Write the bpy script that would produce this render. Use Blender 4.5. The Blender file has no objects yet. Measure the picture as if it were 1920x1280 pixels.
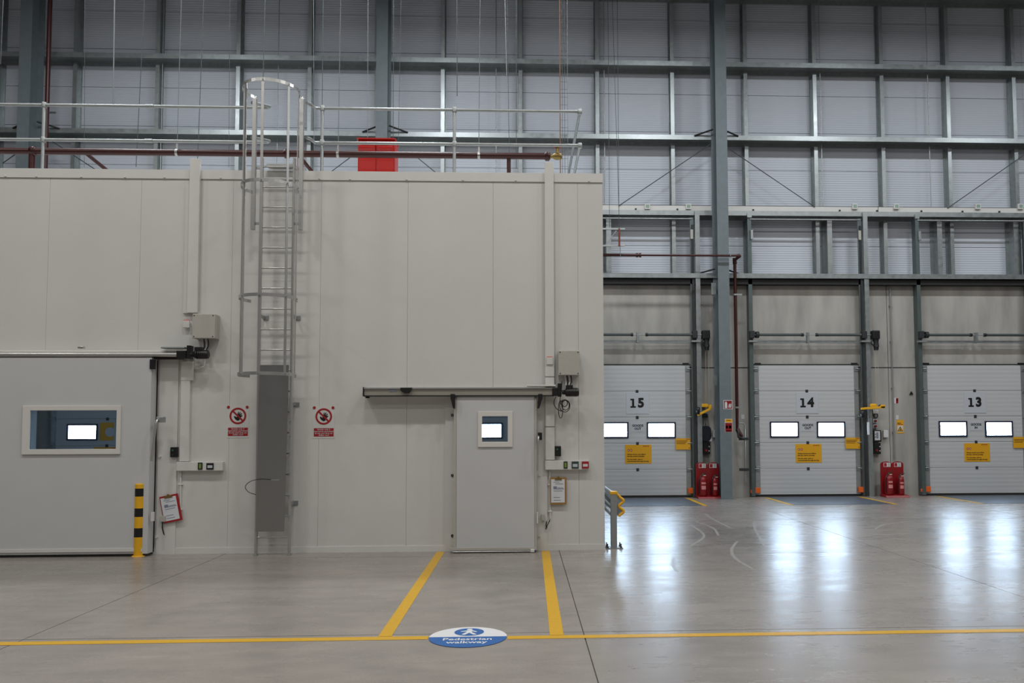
import bpy, math, random
from mathutils import Matrix, Vector
random.seed(7)
PI = math.pi
S = bpy.context.scene
COL = S.collection

# ------------------------------------------------------------------ camera
F, PITCH, YAW, ROLL, PCY, PCX, EYE = 1500.0, 0.0526644, -0.0400571, 0.0035634, 722.545, 1040.24, 1.8
cp, sp, cy, sy, cr, sr = math.cos(PITCH), math.sin(PITCH), math.cos(YAW), math.sin(YAW), math.cos(ROLL), math.sin(ROLL)
_r = Vector((cy, sy, 0)); _f = Vector((-sy*cp, cy*cp, sp)); _d = _f.cross(_r)
RX = cr*_r + sr*_d; RD = -sr*_r + cr*_d; RF = _f
cam_d = bpy.data.cameras.new('camera'); cam = bpy.data.objects.new('camera', cam_d); COL.objects.link(cam)
cam_d.sensor_width = 36; cam_d.lens = F/1920*36
cam_d.shift_x = (960-PCX)/1920; cam_d.shift_y = (PCY-640)/1920
cam_d.clip_end = 200
m = Matrix((RX, -RD, -RF)).transposed().to_4x4(); m.translation = (0, 0, EYE)
cam.matrix_world = m
S.camera = cam

def at(px, py, Y):
    """point of the place at depth Y that was surveyed at a photo pixel -> (x, z)"""
    d = RX*((px-PCX)/F) + RD*((py-PCY)/F) + RF
    t = Y/d.y
    return d.x*t, EYE + d.z*t
def gnd(px, py, z=0.0):
    d = RX*((px-PCX)/F) + RD*((py-PCY)/F) + RF
    t = (z-EYE)/d.z
    return d.x*t, d.y*t

# ------------------------------------------------------------------ world, lights, exposure
w = bpy.data.worlds.new('world'); S.world = w; w.use_nodes = True
bg = w.node_tree.nodes['Background']; bg.inputs[0].default_value = (0.62, 0.74, 0.9, 1); bg.inputs[1].default_value = 1.0
S.view_settings.view_transform = 'Standard'; S.view_settings.look = 'None'
S.view_settings.gamma = 1.0; S.view_settings.use_curve_mapping = False
S.view_settings.exposure = 0.0

def high_bay_or_fill(x, y, power, z=12.6, sx=1.5, sy_=0.5, col=(1, .98, .945)):
    l = bpy.data.lights.new('high_bay_or_fill_light', 'AREA'); l.shape = 'RECTANGLE'; l.size = sx; l.size_y = sy_
    l.energy = power; l.color = col
    o = bpy.data.objects.new('high_bay_or_fill_light', l); COL.objects.link(o); o.location = (x, y, z)
PW = 185
for x in (-13.2, -7.4, -1.6, 4.2, 10.0, 15.8):
    for y, k in ((-7.0, .5), (-0.5, .5), (6.3, 1.38)):
        high_bay_or_fill(x, y, PW*k)
for x, k in ((-9.0, 1.5), (-2.4, 1.7), (4.2, 1.7), (10.0, 1.5), (15.8, 1.5)):
    high_bay_or_fill(x, 14.5, PW*k, col=(.92, .965, 1))
# added fill light, brightens the cold store interior seen through its door windows
high_bay_or_fill(-6.0, 16.5, 70, z=5.3, sx=1.2, sy_=.3, col=(.8, .9, 1))

# ------------------------------------------------------------------ materials
MATS = {}
def mat(name, col, rough=0.5, metal=0.0, var=0.0, vscale=6.0, bump=0.0, bscale=60.0, stretch=(1, 1, 1), emit=None, estr=0.0, spec=0.5, rvar=0.0):
    if name in MATS: return MATS[name]
    mt = bpy.data.materials.new(name); mt.use_nodes = True; nt = mt.node_tree; N = nt.nodes; L = nt.links
    b = N['Principled BSDF']
    b.inputs['Base Color'].default_value = (*col, 1); b.inputs['Roughness'].default_value = rough
    b.inputs['Metallic'].default_value = metal; b.inputs['Specular IOR Level'].default_value = spec
    if emit:
        b.inputs['Emission Color'].default_value = (*emit, 1); b.inputs['Emission Strength'].default_value = estr
    if var or bump or rvar:
        g = N.new('ShaderNodeNewGeometry'); mp = N.new('ShaderNodeMapping'); mp.inputs['Scale'].default_value = stretch
        L.new(g.outputs['Position'], mp.inputs['Vector'])
        if var or rvar:
            n = N.new('ShaderNodeTexNoise'); n.inputs['Scale'].default_value = vscale; n.inputs['Detail'].default_value = 6
            L.new(mp.outputs[0], n.inputs['Vector'])
        if var:
            rmp = N.new('ShaderNodeMapRange'); rmp.inputs[1].default_value = .25; rmp.inputs[2].default_value = .75
            rmp.inputs[3].default_value = 1-var; rmp.inputs[4].default_value = 1+var
            L.new(n.outputs['Fac'], rmp.inputs[0])
            mx = N.new('ShaderNodeVectorMath'); mx.operation = 'SCALE'; mx.inputs[0].default_value = col
            L.new(rmp.outputs[0], mx.inputs['Scale']); L.new(mx.outputs[0], b.inputs['Base Color'])
        if rvar:
            r2 = N.new('ShaderNodeMapRange'); r2.inputs[1].default_value = .3; r2.inputs[2].default_value = .7
            r2.inputs[3].default_value = rough-rvar; r2.inputs[4].default_value = rough+rvar
            L.new(n.outputs['Fac'], r2.inputs[0]); L.new(r2.outputs[0], b.inputs['Roughness'])
        if bump:
            n2 = N.new('ShaderNodeTexNoise'); n2.inputs['Scale'].default_value = bscale; n2.inputs['Detail'].default_value = 3
            L.new(mp.outputs[0], n2.inputs['Vector'])
            bp = N.new('ShaderNodeBump'); bp.inputs['Strength'].default_value = bump; bp.inputs['Distance'].default_value = .01
            L.new(n2.outputs['Fac'], bp.inputs['Height']); L.new(bp.outputs[0], b.inputs['Normal'])
    MATS[name] = mt
    return mt

PANEL = mat('white_panel', (.63, .625, .60), .42, var=.03, vscale=1.2, bump=.12, bscale=90)
TRIM = mat('white_trim', (.65, .645, .62), .4, var=.02)
DOORW = mat('door_white', (.56, .565, .565), .45, var=.02, vscale=2)
FRAMEW = mat('offwhite_plastic', (.68, .665, .625), .4)
BOXG = mat('cabinet_grey', (.45, .43, .385), .5, var=.04, vscale=20)
GALV = mat('galvanised_steel', (.38, .405, .405), .42, .7, var=.08, vscale=14)
GALVD = mat('galvanised_framing', (.33, .36, .365), .36, .65, var=.14, vscale=9, rvar=.06)
ALU = mat('bright_aluminium', (.50, .50, .485), .3, .75, var=.03, vscale=25)
STAIN = mat('brushed_sheet', (.42, .42, .41), .3, 1.0, var=.06, vscale=120, bump=.15, bscale=220)
COLM = mat('blue_grey_paint', (.15, .18, .195), .5, 0, var=.08, vscale=8, spec=.45)
CONC = mat('precast_concrete', (.385, .372, .345), .85, var=.22, vscale=1.3, bump=.25, bscale=30, stretch=(2.2, 2.2, .55))
YEL = mat('yellow_line_paint', (.60, .335, .006), .4, var=.07, vscale=18)
YELP = mat('safety_yellow', (.80, .42, .012), .4, var=.05)
SIGNY = mat('sign_yellow', (.72, .36, .008), .5)
ORG = mat('orange_plastic', (.75, .12, .012), .45)
BLK = mat('black_plastic', (.008, .008, .009), .4)
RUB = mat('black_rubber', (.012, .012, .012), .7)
SHAD = mat('dark_gasket', (.02, .024, .026), .6)
REDP = mat('red_oxide_pipe', (.05, .008, .006), .38, var=.1)
RED = mat('signal_red', (.24, .007, .010), .35, var=.04)
REDC = mat('cabinet_red', (.46, .012, .008), .3)
TRACKD = mat('oiled_track_steel', (.115, .145, .145), .42, .5, var=.12, vscale=9)
SRED = mat('sign_red', (.33, .008, .012), .5)
WHT = mat('sign_white', (.62, .62, .62), .5)
PLATE = mat('number_plate', (.50, .53, .57), .35)
PAPER = mat('paper', (.66, .68, .71), .7)
INK = mat('print_grey', (.20, .23, .30), .7)
BLUE = mat('sticker_blue', (.012, .105, .34), .45)
STW = mat('sticker_white', (.68, .68, .69), .45)
BRASS = mat('brass', (.28, .2, .07), .4, .8)
WOOD = mat('hardboard', (.33, .17, .04), .6)
GREEN = mat('green_plastic', (.02, .16, .07), .4)
NAVY = mat('window_seal', (.012, .02, .05), .4)
GLOW = mat('daylit_acrylic', (.8, .85, .9), .3, emit=(.56, .76, 1.0), estr=34.0)
STEELP = mat('dock_plate_steel', (.09, .105, .13), .45, .4, var=.2, vscale=6)
WIRE = mat('wire_steel', (.07, .085, .09), .5, .2)
WIREL = mat('wire_bright', (.20, .225, .235), .5, .3)
JOINT = mat('joint_sealant', (.125, .11, .092), .8)
SCUFF = mat('tyre_scuff', (.32, .31, .295), .4, var=.2, vscale=30)
SHELL = mat('hall_shell', (.42, .43, .44), .8)

def ribbed(name, col, period, strength, rough=.5, dist=.004):
    mt = mat(name, col, rough, var=.03, vscale=.7); nt = mt.node_tree; N = nt.nodes; L = nt.links
    g = N.new('ShaderNodeNewGeometry'); sx = N.new('ShaderNodeSeparateXYZ'); L.new(g.outputs['Position'], sx.inputs[0])
    a = N.new('ShaderNodeMath'); a.operation = 'MULTIPLY'; a.inputs[1].default_value = 2*PI/period; L.new(sx.outputs['Z'], a.inputs[0])
    s = N.new('ShaderNodeMath'); s.operation = 'SINE'; L.new(a.outputs[0], s.inputs[0])
    bp = N.new('ShaderNodeBump'); bp.inputs['Strength'].default_value = strength; bp.inputs['Distance'].default_value = dist
    L.new(s.outputs[0], bp.inputs['Height']); L.new(bp.outputs[0], N['Principled BSDF'].inputs['Normal'])
    return mt
CLAD = ribbed('liner_cladding', (.53, .56, .62), .062, .5)
SECT = ribbed('sectional_panel', (.50, .515, .525), .11, .25)

def glass_mat():
    mt = bpy.data.materials.new('clear_pane'); mt.use_nodes = True; N = mt.node_tree.nodes; L = mt.node_tree.links
    N.remove(N['Principled BSDF']); out = N['Material Output']
    t = N.new('ShaderNodeBsdfTransparent'); t.inputs[0].default_value = (.84, .9, .95, 1)
    gl = N.new('ShaderNodeBsdfGlossy'); gl.inputs['Roughness'].default_value = .03
    fr = N.new('ShaderNodeFresnel'); fr.inputs[0].default_value = 1.5
    mx = N.new('ShaderNodeMixShader'); L.new(fr.outputs[0], mx.inputs[0]); L.new(t.outputs[0], mx.inputs[1]); L.new(gl.outputs[0], mx.inputs[2])
    L.new(mx.outputs[0], out.inputs['Surface'])
    return mt
GLASS = glass_mat()

def floor_mat():
    mt = bpy.data.materials.new('polished_concrete'); mt.use_nodes = True; N = mt.node_tree.nodes; L = mt.node_tree.links
    b = N['Principled BSDF']; g = N.new('ShaderNodeNewGeometry')
    def noise(scale, det, st=(1, 1, 1)):
        mp = N.new('ShaderNodeMapping'); mp.inputs['Scale'].default_value = st; L.new(g.outputs['Position'], mp.inputs[0])
        n = N.new('ShaderNodeTexNoise'); n.inputs['Scale'].default_value = scale; n.inputs['Detail'].default_value = det
        n.inputs['Roughness'].default_value = .62; L.new(mp.outputs[0], n.inputs['Vector']); return n.outputs['Fac']
    def rng(src, a, b_, lo=.3, hi=.7):
        r = N.new('ShaderNodeMapRange'); r.inputs[1].default_value = lo; r.inputs[2].default_value = hi
        r.inputs[3].default_value = a; r.inputs[4].default_value = b_; L.new(src, r.inputs[0]); return r.outputs[0]
    def mul(a, b_):
        m_ = N.new('ShaderNodeMath'); m_.operation = 'MULTIPLY'; L.new(a, m_.inputs[0]); L.new(b_, m_.inputs[1]); return m_.outputs[0]
    big = rng(noise(.55, 8), .84, 1.12); streak = rng(noise(3.2, 9, (.6, 1.6, 1)), .86, 1.12); fine = rng(noise(55, 4), .90, 1.10)
    v = mul(mul(big, streak), fine)
    # rubbed-in dirt where trolleys and trucks turn
    for (x, y, rx, ry, lo) in ((.0, 9.6, .75, 1.7, .80), (3.9, 13.2, 1.5, 2.0, .66), (7.6, 13.2, 1.6, 1.5, .72)):
        mp = N.new('ShaderNodeMapping'); mp.vector_type = 'TEXTURE'; mp.inputs['Location'].default_value = (x, y, 0); mp.inputs['Scale'].default_value = (rx, ry, 1)
        L.new(g.outputs['Position'], mp.inputs[0])
        ln = N.new('ShaderNodeVectorMath'); ln.operation = 'LENGTH'; L.new(mp.outputs[0], ln.inputs[0])
        ad = N.new('ShaderNodeMath'); ad.operation = 'ADD'; L.new(ln.outputs['Value'], ad.inputs[0]); L.new(rng(noise(2.0, 8), -.55, .55), ad.inputs[1])
        v = mul(v, rng(ad.outputs[0], lo, 1.0, .2, 1.1))
    sc = N.new('ShaderNodeVectorMath'); sc.operation = 'SCALE'; sc.inputs[0].default_value = (.268, .240, .212); L.new(v, sc.inputs['Scale'])
    L.new(sc.outputs[0], b.inputs['Base Color'])
    ro = rng(noise(1.6, 8, (.5, 1.5, 1)), .23, .33); L.new(ro, b.inputs['Roughness'])
    bp = N.new('ShaderNodeBump'); bp.inputs['Strength'].default_value = .05; bp.inputs['Distance'].default_value = .01
    L.new(noise(9, 5), bp.inputs['Height']); L.new(bp.outputs[0], b.inputs['Normal'])
    b.inputs['Specular IOR Level'].default_value = .5
    b.inputs['Coat Weight'].default_value = .55; b.inputs['Coat Roughness'].default_value = .46; b.inputs['Coat IOR'].default_value = 1.5   # hazy sealer
    return mt
FLOOR = floor_mat()

# ------------------------------------------------------------------ mesh helpers
ORG0 = {}
class MB:
    def __init__(s): s.v = []; s.f = []; s.sm = []
    def face(s, pts, smooth=False):
        i = len(s.v); s.v += [tuple(p) for p in pts]; s.f.append(list(range(i, i+len(pts)))); s.sm.append(smooth)
    def box(s, x0, x1, y0, y1, z0, z1):
        if x0 > x1: x0, x1 = x1, x0
        if y0 > y1: y0, y1 = y1, y0
        if z0 > z1: z0, z1 = z1, z0
        i = len(s.v)
        s.v += [(x0, y0, z0), (x1, y0, z0), (x1, y1, z0), (x0, y1, z0), (x0, y0, z1), (x1, y0, z1), (x1, y1, z1), (x0, y1, z1)]
        for q in ((0, 3, 2, 1), (4, 5, 6, 7), (0, 1, 5, 4), (1, 2, 6, 5), (2, 3, 7, 6), (3, 0, 4, 7)):
            s.f.append([i+k for k in q]); s.sm.append(False)
        return s
    def prism(s, poly, a0, a1, axis='y'):
        """poly of 2d points; axis y: (x,z) swept in y; x: (y,z) swept in x; z: (x,y) swept in z"""
        def P(p, a):
            return {'y': (p[0], a, p[1]), 'x': (a, p[0], p[1]), 'z': (p[0], p[1], a)}[axis]
        n = len(poly); i = len(s.v)
        s.v += [P(p, a0) for p in poly] + [P(p, a1) for p in poly]
        s.f.append(list(range(i, i+n))); s.f.append(list(range(i+2*n-1, i+n-1, -1))); s.sm += [False, False]
        for k in range(n):
            s.f.append([i+k, i+n+k, i+n+(k+1) % n, i+(k+1) % n]); s.sm.append(False)
        return s
    def ring(s, x0, x1, z0, z1, hx0, hx1, hz0, hz1, y0, y1):
        o = [(x0, z0), (x1, z0), (x1, z1), (x0, z1)]; h = [(hx0, hz0), (hx1, hz0), (hx1, hz1), (hx0, hz1)]
        i = len(s.v)
        for y in (y0, y1):
            s.v += [(p[0], y, p[1]) for p in o] + [(p[0], y, p[1]) for p in h]
        for k in range(4):
            j = (k+1) % 4
            for q in ((k, j, 4+j, 4+k), (8+k, 12+k, 12+j, 8+j), (k, 8+k, 8+j, j), (4+k, 4+j, 12+j, 12+k)):
                s.f.append([i+e for e in q]); s.sm.append(False)
        return s
    def tube(s, pts, r, n=10, cap=True, closed=False):
        pts = [Vector(p) for p in pts]; rr = r if isinstance(r, (list, tuple)) else [r]*len(pts)
        m_ = len(pts); rings = []; up = None
        for k in range(m_):
            if closed: t = (pts[(k+1) % m_]-pts[k-1]).normalized()
            elif k == 0: t = (pts[1]-pts[0]).normalized()
            elif k == m_-1: t = (pts[-1]-pts[-2]).normalized()
            else: t = ((pts[k+1]-pts[k]).normalized()+(pts[k]-pts[k-1]).normalized()).normalized()
            if up is None:
                up = Vector((0, 0, 1)) if abs(t.z) < .9 else Vector((0, 1, 0))
            a = t.cross(up).normalized(); up = a.cross(t).normalized()
            i = len(s.v)
            s.v += [tuple(pts[k]+rr[k]*(math.cos(2*PI*q/n)*a+math.sin(2*PI*q/n)*up)) for q in range(n)]
            rings.append(i)
        for k in range(m_ if closed else m_-1):
            a, b = rings[k], rings[(k+1) % m_]
            for q in range(n):
                s.f.append([a+q, a+(q+1) % n, b+(q+1) % n, b+q]); s.sm.append(True)
        if cap and not closed:
            for k, rev in ((0, True), (m_-1, False)):
                ring = [s.v[rings[k]+q] for q in range(n)]
                s.face(ring[::-1] if rev else ring)
        return s
    def cyl(s, p0, p1, r, n=14, r1=None):
        return s.tube([p0, p1], [r, r if r1 is None else r1], n)
    def lathe(s, c, prof, n=20):
        """profile of (radius, height) turned about a vertical axis through c"""
        rings = []
        for (r, h) in prof:
            rings.append(len(s.v)); s.v += [(c[0]+r*math.cos(2*PI*q/n), c[1]+r*math.sin(2*PI*q/n), c[2]+h) for q in range(n)]
        for a, b in zip(rings, rings[1:]):
            for q in range(n):
                s.f.append([a+q, a+(q+1) % n, b+(q+1) % n, b+q]); s.sm.append(True)
        s.face([s.v[rings[0]+q] for q in range(n)][::-1]); s.face([s.v[rings[-1]+q] for q in range(n)])
        return s
    def build(s, name, mt, parent=None, bev=0.0, label=None, kind=None):
        me = bpy.data.meshes.new(name)
        o0 = ORG0.get(parent.name, (0, 0, 0)) if parent else (0, 0, 0)
        me.from_pydata([(v[0]-o0[0], v[1]-o0[1], v[2]-o0[2]) for v in s.v], [], s.f)
        me.materials.append(mt)
        me.polygons.foreach_set('use_smooth', s.sm)
        me.update()
        o = bpy.data.objects.new(name, me); COL.objects.link(o)
        if parent:
            o.parent = parent
        ORG0[o.name] = o0
        if bev:
            bm = o.modifiers.new('edge', 'BEVEL'); bm.width = bev; bm.segments = 2; bm.limit_method = 'ANGLE'; bm.angle_limit = .7
        if label: o['label'] = label
        if kind: o['kind'] = kind
        return o

def B(*a): return MB().box(*a)
def tag(o, label, cat, group=None):
    o['label'] = label; o['category'] = cat
    if group: o['group'] = group
    return o
def thing(name, loc, label, cat, group=None):
    o = bpy.data.objects.new(name, None); COL.objects.link(o); o.location = loc; o.empty_display_size = .1
    ORG0[o.name] = tuple(loc)
    return tag(o, label, cat, group)
def struct(name, loc=(0, 0, 0), label=None):
    o = bpy.data.objects.new(name, None); COL.objects.link(o); o.location = loc; o['kind'] = 'structure'
    ORG0[o.name] = tuple(loc)
    if label: o['label'] = label
    return o
def ownorg(o, loc):
    """give a one-mesh thing its origin at its base"""
    for v in o.data.vertices: v.co -= Vector(loc)
    o.location = loc; ORG0[o.name] = tuple(loc); return o
def text(name, body, x, y, z, size, mt, parent, align='CENTER', off=0.0, thick=.001, flat=False, wide=1.0, space=1.0, rot=0.0):
    """lettering as a thin solid; upright facing -y, or lying on the floor"""
    cu = bpy.data.curves.new('lettering', 'FONT'); cu.body = body; cu.size = size; cu.align_x = align; cu.align_y = 'CENTER'
    cu.offset = off; cu.extrude = thick; cu.space_line = space; cu.resolution_u = 3
    t = bpy.data.objects.new('lettering', cu); COL.objects.link(t)
    dg = bpy.context.evaluated_depsgraph_get(); me = bpy.data.meshes.new_from_object(t.evaluated_get(dg))
    bpy.data.objects.remove(t); bpy.data.curves.remove(cu)
    o0 = ORG0.get(parent.name, (0, 0, 0)); c, s_ = math.cos(rot), math.sin(rot)
    for v in me.vertices:
        a, b_, c_ = v.co.x*wide, v.co.y, v.co.z
        if rot: a, b_ = a*c-b_*s_, a*s_+b_*c
        v.co = (x+a-o0[0], y+b_-o0[1], z+c_-o0[2]) if flat else (x+a-o0[0], y-c_-o0[1], z+b_-o0[2])
    me.materials.clear(); me.materials.append(mt); me.name = name
    o = bpy.data.objects.new(name, me); COL.objects.link(o); o.parent = parent; ORG0[o.name] = o0
    return o
def disc_poly(cx, cz, r, n=28, a0=0, a1=2*PI, rx=None):
    full = abs(a1-a0-2*PI) < 1e-6
    return [(cx+(rx or r)*math.cos(a0+(a1-a0)*k/(n if full else n-1)), cz+r*math.sin(a0+(a1-a0)*k/(n if full else n-1))) for k in range(n)]
def annulus(mb, cx, cz, r0, r1, y0, y1, n=36, axis='y'):
    i = len(mb.v)
    for y in (y0, y1):
        for r in (r0, r1):
            mb.v += [((cx+r*math.cos(2*PI*k/n), y, cz+r*math.sin(2*PI*k/n)) if axis == 'y' else (cx+r*math.cos(2*PI*k/n), cz+r*math.sin(2*PI*k/n), y)) for k in range(n)]
    for k in range(n):
        j = (k+1) % n
        for q in ((n+k, n+j, j, k), (2*n+k, 2*n+j, 3*n+j, 3*n+k), (n+k, 3*n+k, 3*n+j, n+j), (k, j, 2*n+j, 2*n+k)):
            mb.f.append([i+e for e in q]); mb.sm.append(False)
    return mb

# ------------------------------------------------------------------ setting: floor
YB = 11.88      # face of the cold store
YD = 20.60      # face of the dock doors
YC = 20.72      # face of the precast wall
YL = 21.02      # face of the liner cladding
HX0, HX1, HY0, HY1, HZ = -24.0, 30.0, -16.0, 21.3, 14.6

floor = struct('floor', label='polished grey concrete floor cut into slabs')
B(HX0, HX1, HY0, HY1, -.25, -.012).build('joint_bed', JOINT, floor)
gx = [HX0, -18.5, -13.7, -9.1, -4.29, .53, 5.27, 10.05, 14.9, 20.0, HX1]
gy = [HY0, -9.5, -4.0, 1.6, 7.15, 11.42, 15.4, 19.9, HY1]
g = .005
for i in range(len(gx)-1):
    for j in range(len(gy)-1):
        B(gx[i]+g, gx[i+1]-g, gy[j]+g, gy[j+1]-g, -.011, 0).build('slab', FLOOR, floor)
def ribbon(mb, pts, wd, z0, z1):
    """a strip of even width along a polyline on the floor"""
    P = [Vector((p[0], p[1])) for p in pts]; L, Rr = [], []
    for k in range(len(P)):
        t = (P[min(k+1, len(P)-1)]-P[max(k-1, 0)]).normalized(); nn = Vector((-t.y, t.x))
        wk = wd*(.35 if k in (0, len(P)-1) else 1)
        L.append(P[k]+nn*wk/2); Rr.append(P[k]-nn*wk/2)
    return mb.prism([tuple(p) for p in L+Rr[::-1]], z0, z1, 'z')
def smooth(pts, n=6):
    out = []
    for k in range(len(pts)-1):
        p0, p1, p2, p3 = pts[max(k-1, 0)], pts[k], pts[k+1], pts[min(k+2, len(pts)-1)]
        for q in range(n):
            t = q/n
            out.append(tuple(.5*((2*p1[c])+(-p0[c]+p2[c])*t+(2*p0[c]-5*p1[c]+4*p2[c]-p3[c])*t*t+(-p0[c]+3*p1[c]-3*p2[c]+p3[c])*t**3) for c in range(len(p1))))
    return out+[pts[-1]]
for arc in ([(420, 200), (470, 235), (475, 260), (405, 305)], [(485, 150), (520, 175), (605, 218)], [(705, 185), (710, 220), (750, 295)],
            [(630, 275), (605, 310), (620, 350), (700, 400)], [(1250, 220), (1290, 200), (1400, 186)], [(1190, 245), (1300, 244), (1420, 240)],
            [(1210, 168), (1500, 168), (1800, 180)], [(440, 185), (520, 215), (545, 250)], [(345, 345), (340, 380), (360, 410)]):
    ribbon(MB(), smooth([gnd(1120+c[0]*.41667, 900+c[1]*.41667) for c in arc]), .045, .0002, .0012).build('tyre_mark', SCUFF, floor)

# dock leveller plates let into the floor
DOCKX = [-10.45, -5.98, -1.51, 2.956, 7.41, 11.89]
for k, (x, lb) in enumerate(zip(DOCKX[3:], ('the leftmost dock door, fifteen', 'the middle dock door, fourteen', 'the rightmost dock door, thirteen'))):
    t = thing('dock_leveller', (x, 19.4, 0), 'dark steel dock leveller plate let into the floor before ' + lb, 'dock leveller', 'dock levellers')
    B(x-1.16, x+1.16, 18.35, 20.5, .001, .006).build('plate', STEELP, t)
    for s_ in (-1, 1):
        B(x+s_*1.16, x+s_*1.27, 18.3, 20.3, .0012, .005).build('yellow_edge', YEL, t)

# painted lines and the walkway sticker
def line(poly, label):
    o = MB().prism(poly, .0005, .0025, 'z').build('floor_line', YEL)
    tag(o, label, 'floor line'); return ownorg(o, (sum(p[0] for p in poly)/len(poly), sum(p[1] for p in poly)/len(poly), 0))
line([(-16, 6.97), (-.815, 6.97), (-.815, 7.075), (-16, 7.075)], 'yellow floor line running left from the blue walkway sticker')
line([(-.135, 6.94), (14, 6.94), (14, 7.04), (-.135, 7.04)], 'yellow floor line running right from the blue walkway sticker')
line([(-1.255, 7.085), (-1.14, 7.085), (-1.14, 11.82), (-1.255, 11.82)], 'yellow floor line leading to the left side of the small white door')
line([(.232, 7.05), (.352, 7.05), (.388, 11.82), (.27, 11.82)], 'yellow floor line leading to the right side of the small white door')
sx_, sy_, sr_ = -.475, 7.015, .335
st = thing('floor_sticker', (sx_, sy_, 0), 'round blue and white pedestrian walkway sticker on the floor', 'floor sticker')
MB().prism(disc_poly(sx_, sy_+.012, sr_*1.0, 40, 0, PI, rx=sr_), .003, .0045, 'z').build('white_half', STW, st)
MB().prism(disc_poly(sx_, sy_+.012, sr_*1.0, 40, PI, 2*PI, rx=sr_), .003, .0045, 'z').build('blue_half', BLUE, st)
MB().prism(disc_poly(sx_, sy_+.168, .13, 32), .005, .006, 'z').build('blue_disc', BLUE, st)
def fig(poly): return [(sx_+a*.115, sy_+.168+b*.115) for a, b in poly]
man = MB().prism(fig([(-.16, .45), (.2, .5), (.62, .05), (.5, -.08), (.22, .18), (.2, -.1), (.62, -.75), (.38, -.85), (.02, -.28), (-.28, -.85), (-.55, -.75), (-.2, -.05), (-.2, .12), (-.62, .05), (-.68, .18)]), .0062, .007, 'z')
man.prism(disc_poly(sx_+.0, sy_+.168+.083, .026, 16), .0062, .007, 'z')
man.build('walking_figure', STW, st)
text('lettering', 'Pedestrian', sx_, sy_-.072, .0055, .1, STW, st, flat=True, off=.0018, wide=1.0, thick=.0004)
text('lettering', 'walkway', sx_, sy_-.17, .0055, .1, STW, st, flat=True, off=.0018, wide=1.0, thick=.0004)

# ------------------------------------------------------------------ setting: far wall
wf = struct('wall_far', label='tall pale grey ribbed cladding wall with galvanised framing')
B(HX0, HX1, 21.08, HY1, -.2, HZ).build('backing', SHELL, wf)
bays = [HX0, -21.0, -12.36, -3.55, 5.1, 13.75, 22.4, HX1]
z = 5.62; zs = [5.62]
while z < HZ-.1:
    z = min(z+1.03, HZ); zs.append(z)
for i in range(len(bays)-1):
    for j in range(len(zs)-1):
        B(bays[i]+.003, bays[i+1]-.003, YL, YL+.06, zs[j]+.006, zs[j+1]-.006).build('cladding_panel', CLAD, wf)
# horizontal rails: front flange, web, back flange
def rail_beam(zc, y0, x0, x1, h=.125):
    mb = MB().prism([(y0, zc-h/2), (y0+.012, zc-h/2), (y0+.012, zc+h/2-.014), (YL-.014, zc+h/2-.014), (YL-.014, zc-h/2), (YL-.002, zc-h/2), (YL-.002, zc+h/2), (y0, zc+h/2)], x0, x1, 'x')
    return mb.build('rail_beam', GALVD, wf)
ZR = [13.38, 11.39, 9.41, 7.40, 5.73]
for zc in ZR:
    for i in range(len(bays)-1):
        if bays[i+1] < -15 or bays[i] > 20: continue
        rail_beam(zc, 20.5 if zc > 6 else 20.42, bays[i]+.0, bays[i+1]-.0)
# vertical studs between the rails
def stud(x, z0, z1, wd=.1, y0=20.78):
    wb = wd*1.35
    mb = MB().prism([(x-wd/2, y0), (x+wd/2, y0), (x+wd/2, y0+.012), (x+.006, y0+.012), (x+.006, YL-.016), (x+wb/2, YL-.016), (x+wb/2, YL-.003), (x-wb/2, YL-.003), (x-wb/2, YL-.016), (x-.006, YL-.016), (x-.006, y0+.012), (x-wd/2, y0+.012)], z0, z1, 'z')
    return mb.build('stud', GALVD, wf)
STX = [-13.55, -11.6, -9.5, -7.43, -5.58, -3.84, -2.1, -.05, 1.99, 4.0, 5.98, 7.86, 9.7, 11.52, 13.36]
for k in range(4):
    for x in STX:
        if k == 3 and x < 1.5: continue
        stud(x, ZR[k+1]+.064, ZR[k]-.078)
for px in (1142, 1558, 1765, 1909):
    x = at(px, 470, 20.6)[0]; stud(x, ZR[4]+.064, ZR[3]-.078, .13, 20.66)
for px, r_ in ((518, .012), (930, .014), (1134, .014), (1542, .013), (1745, .014), (299, .012)):
    x = at(px, 190, 20.62)[0]
    for k in range(3):
        MB().cyl((x, 20.75, ZR[k+1]+.064), (x, 20.75, ZR[k]-.078), r_, 8).build('sag_rod', GALV, wf)
B(1.2, HX1, 20.5, YC+.05, 5.52, 5.665).build('shade_strip', RUB, wf)  # black strip stands in for the shade in the gap under the rail beam
# precast panels
px_edges = [HX0, -19.4, -14.9, -12.4, -8.2, -3.74, .72, 5.12, 9.65, 14.1, 18.6, HX1]
for i in range(len(px_edges)-1):
    for z0, z1 in ((0, 3.34), (3.365, 5.52)):
        B(px_edges[i]+.008, px_edges[i+1]-.008, YC, YC+.3, z0, z1).build('precast_panel', CONC, wf)

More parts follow.
